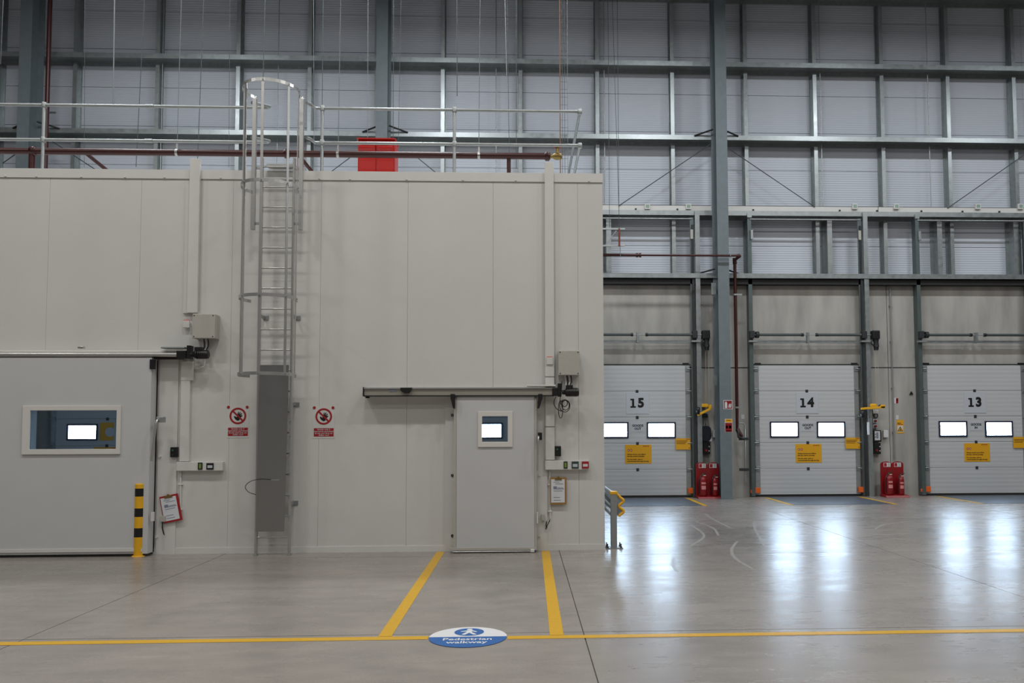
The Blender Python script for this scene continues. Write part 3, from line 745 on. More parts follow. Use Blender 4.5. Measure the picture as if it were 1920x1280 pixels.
# ------------------------------------------------------------------ on the cold store roof
GY = 12.16
def gpt(px, py, Y=GY): a = at(px, py, Y); return (a[0], Y, a[1])
gr = thing('guard_rail', (gpt(604, 318)[0], GY, ZT+.1), 'galvanised tube guard rail along the cold store roof right of the ladder', 'guard rail')
zt_, zm_ = 6.70, 6.165
xg1 = at(1087, 197, GY)[0]
xg0 = at(604, 192, GY)[0]
xs = XC+.40
pts = [(xs, LY, 6.58), (xs+.03, LY+.12, 6.60), (xg0-.1, GY, zt_), (xg0, GY, zt_), (xg1-.04, GY, zt_), (xg1, GY+.04, zt_), (xg1, 20.0, zt_)]
MB().tube(pts, .024, 10).build('top_rail', GALV, gr)
pts = [(xs, LY, 6.06), (xs+.03, LY+.12, 6.08), (xg0-.1, GY, zm_), (xg0, GY, zm_), (xg1-.04, GY, zm_), (xg1, GY+.04, zm_), (xg1, 20.0, zm_)]
MB().tube(pts, .024, 10).build('mid_rail', GALV, gr)
def post(par, x, y=GY):
    MB().cyl((x, y, ZT+.1), (x, y, zt_+.03), .025, 12).build('post', GALV, par)
    for zz in (zt_, zm_):
        MB().lathe((x, y, zz-.04), [(.034, 0), (.036, .01), (.036, .07), (.034, .08)], 12).build('clamp', GALV, par)
    MB().lathe((x, y, ZT+.1), [(.05, 0), (.05, .015), (.034, .02), (.032, .06)], 12).build('foot', GALV, par)
for px in (604, 852):
    post(gr, at(px, 255, GY)[0])
post(gr, xg1, 16.2)
for zz in (zt_, zm_):
    MB().lathe((xg1, GY+.01, zz-.04), [(.03, 0), (.036, .012), (.036, .068), (.03, .08)], 12).build('elbow', GALV, gr)
gl = thing('guard_rail', (gpt(80, 310)[0], GY, ZT+.1), 'galvanised tube guard rail along the cold store roof left of the ladder', 'guard rail')
xs = XC-.40; xe = at(470, 190, GY)[0]
for zz, zl in ((zt_, 6.58), (zm_, 6.06)):
    MB().tube([(-12.5, GY, zz), (xs-.12, GY, zz), (xs+.08, GY, zz), (xs+.12, GY-.05, zz), (xs, LY+.02, zl)], .024, 10).build('top_rail' if zz == zt_ else 'mid_rail', GALV, gl)
    x = at(281, 188, GY)[0]; MB().cyl((x-.06, GY, zz), (x+.06, GY, zz), .03, 12).build('sleeve', GALV, gl)
post(gl, at(81, 255, GY)[0])

# main sprinkler pipe over the roof
SY = 12.75
zp0 = at(520, 288, SY)[1]
sp_ = thing('sprinkler_pipe', (at(634, 290, SY)[0], SY, zp0), 'dark red sprinkler pipe running above the cold store roof', 'pipe')
xe = at(1030, 294, SY)[0]
MB().cyl((-12.5, SY, zp0), (xe, SY, zp0), .052, 14).build('pipe', REDP, sp_)
for px in (538, 62, 1026):
    x = at(px, 288, SY)[0]; MB().tube([(x-.05, SY, zp0), (x-.035, SY, zp0), (x-.03, SY, zp0), (x+.03, SY, zp0), (x+.035, SY, zp0), (x+.05, SY, zp0)], [.055, .055, .075, .075, .055, .055], 14).build('coupling', REDP, sp_)
for px in (332, 634, 898):
    x = at(px, 283, SY)[0]; annulus(MB(), 0, 0, 1, 1.1, 0, 1, 3) if False else None
    MB().cyl((x-.02, SY, zp0), (x+.02, SY, zp0), .058, 14).build('hanger_clip', ALU, sp_); B(x-.012, x+.012, SY-.012, SY+.012, zp0+.05, zp0+.14).build('hanger_nut', ALU, sp_)
    MB().cyl((x, SY, zp0+.14), (x+.05, SY, HZ), .006, 6).build('hanger_rod', WIREL, sp_)
x = at(954, 305, SY)[0]; MB().cyl((x, SY, ZT+.1), (x, SY, zp0), .032, 10).build('branch', REDP, sp_)
x = at(160, 296, SY)[0]; MB().tube([(x, SY, zp0-.02), (x+.3, SY+.6, zp0-.32), (x+.4, SY+.8, ZT+.1)], .03, 10).build('branch', REDP, sp_)
x = at(560, 296, SY)[0]; MB().tube([(x, SY, zp0-.02), (x+.22, SY+.5, zp0-.3)], .03, 10).build('branch', REDP, sp_)
x = at(60, 300, SY)[0]; MB().cyl((x, SY, ZT+.1), (x, SY, zp0), .045, 10).build('branch', REDP, sp_)
x = at(1045, 290, SY)[0]
v_ = MB().tube([(xe, SY, zp0), (xe+.05, SY, zp0), (x-.05, SY, zp0), (x, SY, zp0+.0), (x+.06, SY, zp0), (x+.075, SY, zp0)], [.035, .03, .05, .06, .05, .03], 12).build('gate_valve', BRASS, sp_)
MB().cyl((x, SY, zp0+.03), (x, SY, zp0+.16), .022, 10).build('bonnet', BRASS, v_)
MB().tube([(x+.06*math.cos(q*PI/8), SY+.06*math.sin(q*PI/8), zp0+.165) for q in range(16)], .012, 6, closed=True).build('hand_wheel', RED, v_)
MB().cyl((x-.055, SY, zp0+.165), (x+.055, SY, zp0+.165), .009, 6).build('wheel_spoke', RED, v_)
# vertical red riser by the left column
x, _ = at(92, 100, 19.7)
rs = thing('sprinkler_riser', (x, 19.7, 7), 'thin dark red riser pipe beside the far left column', 'pipe')
MB().cyl((x, 19.7, ZT+.1), (x-.02, 19.7, HZ), .05, 12).build('pipe', REDP, rs)
B(x, x+.2, 19.69, 19.71, at(100, 211, 19.7)[1]-.02, at(100, 211, 19.7)[1]+.02).build('bracket', WIRE, rs)

# red double cabinet
CY_ = 13.4
cx0, cz1 = at(671, 262, CY_); cx1 = at(741, 262, CY_)[0]
cb = thing('fire_cabinet', ((cx0+cx1)/2, CY_, ZT+.1), 'red double fire cabinet standing on the cold store roof', 'cabinet')
B(cx0, cx1, CY_, CY_+.35, ZT+.1, cz1).build('body', REDC, cb, bev=.012)
B(cx0-.01, cx1+.01, CY_-.05, CY_+.36, cz1, cz1+.02).build('hood', REDC, cb)
cm = (cx0+cx1)/2
for s_ in (0, 1):
    a, b = (cx0+.03, cm-.01) if s_ == 0 else (cm+.01, cx1-.03)
    zt2 = cz1-.05
    n = 10; mb = MB(); prof = []
    for k in range(n+1):
        q = k/n; prof.append((CY_-.004-.05*math.sin(PI*min(1, q*1.0))**.7 if q < 1 else CY_-.004, zt2-.42*(1-q)))
    mb.prism([(CY_-.002, ZT+.16), (CY_-.02, ZT+.16), (CY_-.02, zt2-.16)]+[(CY_-.02-.05*math.sin(PI*(k/8)), zt2-.16+.13*k/8) for k in range(1, 9)]+[(CY_-.002, zt2)], a, b, 'x')
    mb.build('door', REDC, cb, bev=.008)

# wires hanging from the roof structure
def wire(px0, px1, pyb, Y, r_, mt_):
    a, b = at(px0, 0, Y), at(px1, pyb, Y)
    zt3 = HZ; xa = a[0]+(a[0]-b[0])/(a[1]-b[1])*(zt3-a[1])
    o = MB().cyl((b[0], Y, max(b[1], ZT+.1)), (xa, Y, zt3), r_, 6).build('suspension_wire', mt_)
    tag(o, 'thin steel suspension wire hanging from the hall roof', 'wire', 'suspension wires over the cold store')
    return ownorg(o, (b[0], Y, max(b[1], ZT+.1)))
for px0, px1, pyb, r_, mt_ in ((6, 1, 120, .008, WIRE), (215, 212, 195, .013, WIREL), (159, 158, 313, .004, WIRE), (271, 255, 313, .007, WIRE), (382, 370, 313, .007, WIRE),
                          (431, 429, 313, .004, WIRE), (497, 489, 313, .008, WIRE), (588, 589, 313, .005, WIREL), (606, 604, 205, .007, WIRE), (690, 689, 300, .005, WIREL),
                          (738, 737, 310, .006, WIRE), (752, 746, 313, .004, WIRE), (857, 857, 180, .008, WIRE), (947, 950, 142, .009, WIREL), (951, 955, 313, .005, WIRE), (968, 968, 315, .006, WIRE)):
    wire(px0, px1, pyb, 15.5, r_, mt_)
# wire basket tray hanging vertically
bt = thing('cable_basket', (at(1056, 300, 15.5)[0], 15.5, ZT+.1), 'hanging wire cable basket with rust coloured cable near the roof corner', 'cable tray')
za, zb = ZT+.1, HZ
for px, r_, mt_ in ((1050, .010, mat('rust_cable', (.22, .09, .05), .6)), (1054, .004, WIRE), (1058.5, .004, WIRE), (1064, .004, WIREL)):
    x = at(px, 150, 15.5)[0]; MB().cyl((x, 15.5, za), (x, 15.5, zb), r_, 6).build('strand', mt_, bt)
x0, x1 = at(1050, 150, 15.5)[0], at(1064, 150, 15.5)[0]
z = za+.1
while z < zb:
    MB().cyl((x0, 15.5, z), (x1, 15.5, z), .003, 5).build('rung_wire', WIRE, bt); z += .155

# ------------------------------------------------------------------ dock doors
def digit_one(x, z, h, mt_, par, y):
    wd = h*.6
    MB().prism([(x-wd*.5, z-h/2), (x+wd*.5, z-h/2), (x+wd*.5, z-h*.32), (x+wd*.2, z-h*.32), (x+wd*.2, z+h/2), (x-wd*.5, z+h/2), (x-wd*.5, z+h*.32), (x-wd*.2, z+h*.32), (x-wd*.2, z-h*.32), (x-wd*.5, z-h*.32)], y-.002, y, 'y').build('numeral', mt_, par)
REF = DOCKX[4]
def rel(px, py, Y=YD):
    a = at(px, py, Y); return a[0]-REF, a[1]
ZS0, ZSH = .05, .672
def dock_door(n, x, num, way, full=True):
    d = struct('door_%d' % n, (x, YD, 0), 'white sectional dock door' + (' numbered ' + num if num else ''))
    for k in range(5):
        B(x-1.385, x+1.385, YD, YD+.05, ZS0+k*ZSH+.003, ZS0+(k+1)*ZSH-.003).build('door_section', SECT, d, bev=.006)
    B(x-1.385, x+1.385, YD-.004, YD+.05, .005, ZS0).build('bottom_rubber', RUB, d)
    B(x-1.40, x+1.40, YD+.0, YD+.08, ZS0+5*ZSH, ZS0+5*ZSH+.03).build('top_seal', RUB, d)
    for s_ in (-1, 1):
        B(x+s_*1.20, x+s_*1.36, YD-.012, YD+.02, ZS0+5*ZSH+.005, ZS0+5*ZSH+.06).build('top_bracket', BLK, d)
    for (a, b) in ((1443, 1498), (1531, 1585)):
        r0, zz1 = rel(a, 790); r1, zz0 = rel(b, 820); f_ = .045
        wn = MB().ring(x+r0, x+r1, zz0, zz1, x+r0+f_, x+r1-f_, zz0+f_, zz1-f_, YD-.025, YD-.0005).build('window_frame', NAVY, d, bev=.006)
        B(x+r0+f_, x+r1-f_, YD-.014, YD-.002, zz0+f_, zz1-f_).build('pane', GLOW, wn)
    if full:
        for k in range(1, 5):
            B(x-.035, x+.035, YD-.012, YD-.0005, ZS0+k*ZSH-.045, ZS0+k*ZSH+.03).build('hinge', SHAD, d, bev=.004)
    for s_ in (-1, 1):
        for k in range(0, 6):
            zz = ZS0+k*ZSH - (.1 if k == 5 else 0)
            if k == 0: continue
            B(x+s_*1.275, x+s_*1.375, YD-.03, YD-.0005, zz-.06, zz+.06).build('roller_bracket', GALVD, d, bev=.004)
            MB().cyl((x+s_*1.3, YD-.04, zz+.0), (x+s_*1.47, YD-.04, zz+.0), .014, 8).build('roller_pin', GALV, d)
        B(x+s_*1.26, x+s_*1.38, YD-.006, YD-.0003, ZS0, ZS0+5*ZSH).build('end_cap', GALV, d)
        MB().prism([(x+s_*1.29, .10), (x+s_*1.54, .10), (x+s_*1.54, .17), (x+s_*1.44, .24), (x+s_*1.29, .24)][::s_], YD-.09, YD-.032, 'y').build('corner_guard', ORG, d, bev=.008)
    if not full: return d
    # number plate
    if num:
        a, b = rel(1493, 775), rel(1534, 735)
        B(x+a[0], x+b[0], YD-.01, YD-.001, a[1], b[1]).build('number_plate', PLATE, d, bev=.004)
        mxx, mzz = x+(a[0]+b[0])/2, (a[1]+b[1])/2
        digit_one(mxx-.115, mzz, .235, BLK, d, YD-.0115)
        text('numeral', num[1], mxx+.09, YD-.013, mzz, .325, BLK, d, off=.016, thick=.001)
        a, b = rel(1503, 808), rel(1526, 791)
        B(x+a[0], x+b[0], YD-.006, YD-.001, a[1], b[1]).build('notice', PLATE, d)
        mxx, mzz = x+(a[0]+b[0])/2, (a[1]+b[1])/2
        for ln, dz in (('GOODS', .038), (way, -.042)):
            text('lettering', ln, mxx, YD-.008, mzz+dz, .08, BLK, d, off=.003, thick=.0006)
    a, b = rel(1492, 867), rel(1540, 832)
    yp = B(x+a[0], x+b[0], YD-.008, YD-.001, a[1], b[1]).build('yellow_notice', SIGNY, d)
    xl, zt4 = x+a[0]+.055, b[1]
    for k, (ln, dz) in enumerate((('Always ensure you follow', .245), ('the key control process', .295), ('Do not enter, exit or', .375), ('communicate through the bay', .425))):
        text('lettering', ln, xl, YD-.0095, zt4-dz, .046, BLK, yp, align='LEFT', off=.0012, thick=.0006)
    for q, dx in enumerate((.035, .105)):
        MB().prism(disc_poly(xl+dx, zt4-.14, .03, 14), YD-.0095, YD-.0082, 'y').build('pictogram', SRED, yp)
        B(xl+dx-.016, xl+dx+.012, YD-.0108, YD-.0097, zt4-.152, zt4-.13).build('pictogram_mark', WHT, yp)
    for k in range(5):
        B(x+b[0]-.22+k*.033, x+b[0]-.197+k*.033, YD-.0095, YD-.0082, zt4-.05+(k % 2)*.004, zt4-.025).build('header_mark', SRED, yp)
    a, b = rel(1584.5, 841), rel(1612.5, 820)
    yp = B(x+a[0], x+b[0]-.02, YD-.035, YD-.031, a[1], b[1]).build('yellow_notice', SIGNY, d)
    for k in range(3):
        B(x+a[0]+.02, x+b[0]-(.09+.03*k), YD-.0365, YD-.0352, b[1]-.075-k*.035, b[1]-.06-k*.035).build('print_line', mat('brown_print', (.12, .045, .004), .6), yp)
    B(x+b[0]-.13, x+b[0]-.03, YD-.0365, YD-.0352, b[1]-.032, b[1]-.017).build('header_mark', SRED, yp)
    MB().prism(disc_poly(x+b[0]-.05, a[1]+.04, .014, 10), YD-.0365, YD-.0352, 'y').build('pictogram', SRED, yp)
    return d
dock_door(3, DOCKX[3], '15', 'OUT'); dock_door(4, DOCKX[4], '14', 'OUT'); dock_door(5, DOCKX[5], '13', 'IN')
dock_door(6, DOCKX[2], None, None, False)
d7 = dock_door(7, DOCKX[0], None, None, True)
x = DOCKX[0]+.02
yp = B(x-.2, x+.14, YD-.008, YD-.001, 1.52, 1.97).build('orange_notice', SIGNY, d7)
MB().prism(disc_poly(x+.05, 1.73, .12, 20), YD-.0095, YD-.0082, 'y').build('notice_disc', PLATE, yp)
dock_door(8, DOCKX[1], None, None, False)

# tracks, shafts and motors of the dock doors
def tracks(x, label, motor=True, left=True):
    t = thing('dock_door_track', (x, YD-.1, 0), label, 'door track', 'dock door lift tracks')
    zt_ = 7.28
    xl, xr = x-1.47, x+1.47
    if left:
        MB().prism([(xl-.05, YD-.1), (xl+.05, YD-.1), (xl+.05, YD-.08), (xl-.03, YD-.08), (xl-.03, YD+.1), (xl-.05, YD+.1)], .02, zt_, 'z').build('guide_track', TRACKD, t)
        B(xl+.012, xl+.05, YD-.055, YD+.04, .02, zt_-.3).build('roller_slot', SHAD, t)
        B(xl-.06, xl+.06, YD-.13, YD-.06, zt_, zt_+.12).build('top_bracket', GALVD, t)
    MB().prism([(xr-.06, YD-.1), (xr+.04, YD-.1), (xr+.04, YD+.1), (xr+.02, YD+.1), (xr+.02, YD-.08), (xr-.06, YD-.08)], .02, zt_, 'z').build('guide_track', TRACKD, t)
    B(xr-.02, xr+.045, YD-.135, YD-.105, .02, zt_-.2).build('roller_slot', SHAD, t)
    MB().prism([(xr+.065, YD-.16), (xr+.185, YD-.16), (xr+.185, YD-.106), (xr+.175, YD-.106), (xr+.175, YD-.15), (xr+.075, YD-.15), (xr+.075, YD-.106), (xr+.065, YD-.106)], .0, 7.43, 'z').build('side_post', GALVD, t)
    B(xr-.05, xr+.02, YD-.14, YD-.08, 6.7, 6.95).build('pulley_box', BOXG, t, bev=.006)
    if left: B(xl+.02, xl+.09, YD-.14, YD-.08, 6.7, 6.95).build('pulley_box', GALVD, t, bev=.006)
    MB().cyl((xl, YD-.1, 7.24), (xr, YD-.1, 7.24), .022, 8).build('cross_tube', GALV, t)
    zs_ = at(1500, 628, 20.5)[1]; zr_ = at(1500, 640, 20.55)[1]
    MB().cyl((xl, YD-.16, zs_), (xr+.2, YD-.16, zs_), .014, 8).build('shaft', GALV, t)
    MB().cyl((xl+.18, YD-.16, zs_), (x-.14, YD-.16, zs_), .035, 12).build('torsion_spring', WIRE, t)
    MB().cyl((x+.24, YD-.16, zs_), (xr-.05, YD-.16, zs_), .035, 12).build('torsion_spring', WIRE, t)
    for xx in (x-.14, x+.24):
        MB().cyl((xx-.03, YD-.16, zs_), (xx+.03, YD-.16, zs_), .045, 12).build('spring_plug', BLK, t)
    B(x-.02, x+.03, YD-.2, YD-.07, zr_-.05, zs_+.06).build('centre_bracket', GALVD, t)
    B(xl-.06, xr+.06, YD-.085, YD-.055, zr_-.035, zr_+.02).build('wall_rail', GALVD, t)
    for xx in (xl+.0, xr+.02):
        B(xx-.06, xx+.07, YD-.2, YD-.105, zs_-.09, zs_+.1).build('bearing_bracket', SHAD, t, bev=.01)
        B(xx-.09, xx+.13, YD-.22, YD-.1, zr_-.03, zr_+.01).build('bearing_shelf', GALV, t)
    if left: MB().cyl((xl+.1, YD-.16, zs_), (xl+.18, YD-.16, zs_), .085, 16).build('cable_drum', SHAD, t)
    if motor:
        xm = xr+.30
        B(xm-.09, xm+.1, YD-.28, YD-.06, zs_-.12, zs_+.11).build('motor_gearbox', BLK, t, bev=.025)
        MB().tube([(xm+.02, YD-.17, zs_-.1), (xm+.03, YD-.17, zs_-.2), (xm+.03, YD-.17, zs_-.32)], [.085, .06, .075], 14).build('motor', SHAD, t)
        MB().cyl((xm+.03, YD-.17, zs_-.40), (xm+.03, YD-.17, zs_-.32), .06, 12).build('motor_cap', BLK, t)
        MB().tube(smooth([(xm-.06, YD-.2, zs_-.1), (xm-.12, YD-.22, zs_-.22), (xm-.04, YD-.22, zs_-.3)], 4), .018, 6).build('motor_lead', BLK, t)
        for dx in (.0, .07):
            MB().cyl((xm+dx, YD-.15, 2.46), (xm+dx, YD-.17, zs_-.38), .005, 5).build('pull_cord', BOXG, t)
    return t
tracks(DOCKX[3], 'galvanised lift track and spring shaft of dock door fifteen beside the cold store')
tracks(DOCKX[4], 'galvanised lift track and spring shaft of the middle dock door fourteen')
tracks(DOCKX[5], 'galvanised lift track and spring shaft of the rightmost dock door thirteen', motor=False)

# white cable tray with emergency lamps along the upper rail
CTY = 20.55
ct = thing('cable_tray', (8.0, CTY, 7.47), 'long white cable tray on the rail above the dock doors', 'cable tray')
zc0 = 7.466; zc1 = 7.60
for a, b in ((1.25, 4.95), (5.25, 9.4), (9.42, 14.2)):
    B(a, b, CTY, CTY+.05, zc0, zc1).build('tray_length', TRIM, ct)
for a, b in ((1.25, 4.95), (5.25, 14.2)):
    B(a, b, CTY+.0, CTY+.05, zc1+.001, zc1+.012).build('lid_edge', SHAD, ct)
for px in (1192, 1270, 1412, 1574, 1644, 1727, 1804, 1873):
    x = at(px, 394, CTY)[0]; B(x-.02, x+.02, CTY-.03, CTY-.001, zc0-.01, zc0+.05).build('clip', SHAD, ct)
for px, lb in ((1214, 'first'), (1291, 'second'), (1603, 'third'), (1681, 'fourth'), (1834, 'fifth'), (1914, 'sixth')):
    a = at(px, 387, CTY-.05)
    t = thing('emergency_lamp', (a[0], CTY-.05, a[1]-.06), 'small square white and green lamp on the cable tray, %s from the cold store' % lb, 'lamp', 'emergency lamps on the cable tray')
    B(a[0]-.07, a[0]+.07, CTY-.06, CTY-.002, a[1]-.07, a[1]+.075).build('housing', TRIM, t, bev=.008)
    B(a[0]-.045, a[0]+.045, CTY-.066, CTY-.061, a[1]-.035, a[1]+.05).build('lens', mat('green_lens', (.25, .36, .29), .3), t)

# sprinkler branch on the right
PY = 19.8
zq = at(1250, 478.5, PY)[1]
sb = thing('sprinkler_branch', (at(1250, 478, PY)[0], PY, zq), 'dark red sprinkler branch pipe crossing in front of the right-hand column', 'pipe')
x0_, xc_, x1_ = at(1120, 478, PY)[0], at(1198, 478, PY)[0], at(1385, 481, PY)[0]
MB().cyl((x0_, PY, zq), (xc_, PY, zq), .038, 12).build('pipe', REDP, sb)
MB().cyl((xc_, PY, zq), (x1_, PY, zq), .027, 12).build('pipe', REDP, sb)
for dx in (-.05, .03):
    MB().cyl((xc_+dx-.025, PY, zq), (xc_+dx+.025, PY, zq), .055, 14).build('coupling', REDP, sb)
MB().tube([(x1_-.06, PY, zq), (x1_, PY, zq), (x1_+.02, PY+.02, zq-.01), (x1_+.02, PY+.45, zq-.02)], [.03, .05, .05, .032], 12).build('elbow', REDP, sb)
MB().cyl((x1_+.02, PY+.45, zq+.03), (x1_+.02, PY+.45, zq-.12), .055, 12).build('coupling', REDP, sb)
RPX, RPY = x1_+.02, PY+.45
MB().cyl((RPX, RPY, 1.75), (RPX, RPY, zq-.0), .042, 12).build('drop_pipe', REDP, sb)
for px in (1163, 1369):
    x = at(px, 478, PY)[0]; MB().cyl((x-.012, PY, zq), (x+.012, PY, zq), .044, 12).build('pipe_clip', WIREL, sb)
x = at(1163, 470, PY)[0]; MB().cyl((x, PY, zq+.04), (at(1148, 0, PY)[0], PY, at(1148, 0, PY)[1]), .006, 6).build('hanger_wire', WIRE, sb)
for zz in (5.2, 2.3):
    B(RPX-.05, RPX+.16, RPY-.06, RPY-.04, zz-.02, zz+.02).build('pipe_clamp', GALV, sb)
MB().tube([(RPX, RPY, 1.75), (RPX+.03, RPY-.03, 1.66), (RPX+.12, RPY-.05, 1.55)], [.055, .06, .04], 10).build('drain_valve', REDP, sb)
MB().tube([(RPX-.01, RPY-.06, 1.72), (RPX+.0, RPY-.1, 1.55), (RPX+.14, RPY-.1, 1.50)], .03, 8).build('valve_lever', SHAD, sb)
xd, _ = at(1397, 850, RPY)
MB().tube([(RPX+.05, RPY, 1.90), (xd-.04, RPY, 1.90), (xd, RPY, 1.86), (xd, RPY, .42)], .018, 8).build('drain_tube', GALV, sb)
for zz in (1.5, .72):
    B(xd-.15, xd+.09, RPY-.03, RPY+.03, zz-.035, zz+.035).build('tube_bracket', SHAD, sb, bev=.008)

# H-shaped pipe bracket beside the cold store
HYY = 19.6
hb = thing('pipe_frame', (at(1161, 460, HYY)[0], HYY, at(1161, 460, HYY)[1]), 'small galvanised channel frame with red upright beside the cold store top', 'pipe bracket')
for py in (428.5, 460):
    a, b = at(1120, py, HYY), at(1172, py, HYY); B(a[0], b[0], HYY, HYY+.04, a[1]-.02, a[1]+.02).build('channel', GALV, hb)
a, b = at(1161, 430, HYY-.01), at(1161, 460, HYY-.01); MB().cyl((a[0], HYY-.02, b[1]-.02), (a[0], HYY-.02, a[1]+.02), .022, 8).build('upright', mat('rusty_red', (.2, .03, .012), .6), hb)
for q in (1143, 1161):
    a = at(q, 428, HYY); MB().cyl((a[0], HYY+.02, a[1]), (a[0], HYY+.02, HZ), .006, 6).build('hanger_rod', WIRE, hb)
a, b = at(1156, 432, HYY), at(1136, 458, HYY); MB().cyl((b[0], HYY+.02, b[1]), (a[0], HYY+.02, a[1]), .012, 6).build('stay', GALV, hb)

# ------------------------------------------------------------------ dock side equipment
EQY = YD-.02
def eqbox(px0, px1, py0, py1, depth=.1, y1=YC-.001):
    return box_at(px0, px1, py0, py1, y1-depth, y1)
def dock_lamp(ox, lean, label):
    """yellow folding arm with a small black lamp head; ox is the photo column of the arm's hub"""
    yy = YC-.38
    hx, hz = at(ox, 763, yy)
    t = thing('dock_lamp', (hx, YC, hz), label, 'dock lamp', 'yellow dock lamps')
    B(hx-.08, hx+.08, YC-.35, YC-.001, hz-.0, hz+.09).build('hub', YELP, t, bev=.02)
    if lean:
        a, b = at(ox-15, 778, yy), at(ox+9, 766, yy)
        B(hx+.081, hx+.15, YC-.42, YC-.15, hz-.05, hz+.06).build('joint', YELP, t, bev=.015)
    else:
        a, b = at(ox-26, 766, yy), at(ox+19, 763, yy)
        MB().tube(smooth([(hx+.1, yy+.05, hz), (hx+.16, yy+.02, hz+.06), (hx+.24, yy+.04, hz+.02)], 4), .014, 6).build('lead', BLK, t)
        B(b[0]-.12, b[0], yy-.03, yy+.06, b[1]-.03, b[1]+.06).build('joint', YELP, t, bev=.01)
    dv = Vector((b[0]-a[0], b[1]-a[1])).normalized(); nn = Vector((-dv.y, dv.x))*.028
    MB().prism([(a[0]+nn.x, a[1]+nn.y), (a[0]-nn.x, a[1]-nn.y), (b[0]-nn.x, b[1]-nn.y), (b[0]+nn.x, b[1]+nn.y)], yy-.03, yy+.02, 'y').build('arm', YELP, t, bev=.008)
    lx, lz = (a[0]+.0, a[1]+.12) if lean else (a[0]+.02, a[1]-.13)
    MB().tube([(lx-.03, yy-.02, lz-.07), (lx, yy-.02, lz-.06), (lx, yy-.02, lz+.06), (lx-.01, yy-.02, lz+.08)], [.03, .065, .065, .03], 12).build('lamp_head', BLK, t)
    MB().cyl((lx, yy-.01, min(lz, a[1])), (lx, yy-.01, max(lz, a[1])), .01, 6).build('lamp_neck', BLK, t)
    return t
dock_lamp(1323, True, 'yellow dock lamp arm folded upward beside door 15')
dock_lamp(1640, False, 'yellow dock lamp arm stretched level beside door 14')
def controls(ox, bag, label):
    c = ctr(ox+6, 852, YC)
    t = thing('dock_control_panel', c, label, 'control panel')
    eqbox(ox-3, ox+7, 768, 775, .12).build('socket_box', TRIM, t, bev=.006)
    if bag: eqbox(ox-3, ox+7, 775.5, 783, .1).build('relay_box', BLK, t, bev=.006)
    else:
        a = at(ox+2, 779, YC-.06); MB().tube([(a[0]+.05*math.cos(q*PI/6), YC-.06, a[1]+.06*math.sin(q*PI/6)) for q in range(12)], .014, 6, closed=True).build('cable_loop', BLK, t)
        for py in (789, 799):
            a = at(ox+1, py, YC-.06); eqbox(ox-3, ox+5, py-4, py+4, .05).build('button_box', PLATE, t); MB().cyl((a[0], YC-.1, a[1]), (a[0], YC-.05, a[1]), .032, 14).build('stop_button', RED, t)
        eqbox(ox-2, ox+13, 806, 828, .14).build('panel_case', BLK, t, bev=.008); s = eqbox(ox, ox+10.5, 808, 825, .146, YC-.001).build('panel_face', WHT, t)
        a = at(ox+5, 816, YC-.15); B(a[0]-.03, a[0]+.03, YC-.149, YC-.1475, a[1]-.08, a[1]+.08).build('pictogram', INK, s)
        for py in (814, 819):
            a2 = at(ox+1.5, py, YC-.15); B(a2[0]-.008, a2[0]+.012, YC-.149, YC-.1475, a2[1]-.012, a2[1]+.012).build('pictogram', BLK, s)
    bb = eqbox(ox-1, ox+12, 830, 851, .13).build('lower_box', BLK, t, bev=.01)
    a = at(ox+3.5, 844, YC-.13)
    MB().cyl((a[0], YC-.165, a[1]), (a[0], YC-.13, a[1]), .03, 14).build('stop_button', RED if not bag else SRED, bb)
    for py in (837, 845):
        a = at(ox+9.5, py, YC-.13); MB().cyl((a[0], YC-.145, a[1]), (a[0], YC-.13, a[1]), .016, 10).build('button', PLATE, bb)
    eqbox(ox+17, ox+26, 806, 820, .09).build('white_box', WHT, t, bev=.01)
    return t
controls(1320, True, 'black dock control boxes on the concrete beside door 15')
controls(1640, False, 'dock control panel with white face and red buttons beside door 14')
a = at(1325, 813, YC-.2)
jk = thing('dark_bag', (a[0], YC-.1, a[1]-.2), 'dark navy cloth bag hanging over the controls beside door 15', 'bag')
MB().prism([(a[0]-.13, a[1]+.17), (a[0]-.05, a[1]+.2), (a[0]+.06, a[1]+.2), (a[0]+.12, a[1]+.15), (a[0]+.14, a[1]-.05), (a[0]+.08, a[1]-.2), (a[0]-.1, a[1]-.2), (a[0]-.14, a[1]-.02)], YC-.2, YC-.02, 'y').build('cloth', mat('navy_cloth', (.012, .015, .026), .9, bump=.5, bscale=20), jk, bev=.03)
for dx in (-.05, .04):
    MB().cyl((a[0]+dx, YC-.1, a[1]+.18), (a[0]+dx*.4, YC-.1, a[1]+.34), .01, 6).build('strap', BOXG, jk)
MB().prism([(a[0]+.06, a[1]-.19), (a[0]+.13, a[1]-.19), (a[0]+.13, a[1]-.1)], YC-.215, YC-.201, 'y').build('label_corner', PLATE, jk)
a0, a1 = at(1628.5, 791, YD-.2), at(1628.5, 815, YD-.2)
mk = thing('marker_strip', (a0[0], YD-.2, a1[1]), 'white plastic strip on the steel post right of door 14', 'strip')
B(a0[0]-.03, a0[0]+.03, YD-.185, YD-.161, a1[1], a0[1]).build('strip', mat('gloss_white', (.75, .78, .82), .15), mk, bev=.006)
MB().cyl((a0[0], YD-.175, a0[1]), (a0[0], YD-.175, a0[1]+.35), .004, 5).build('cord', PLATE, mk)

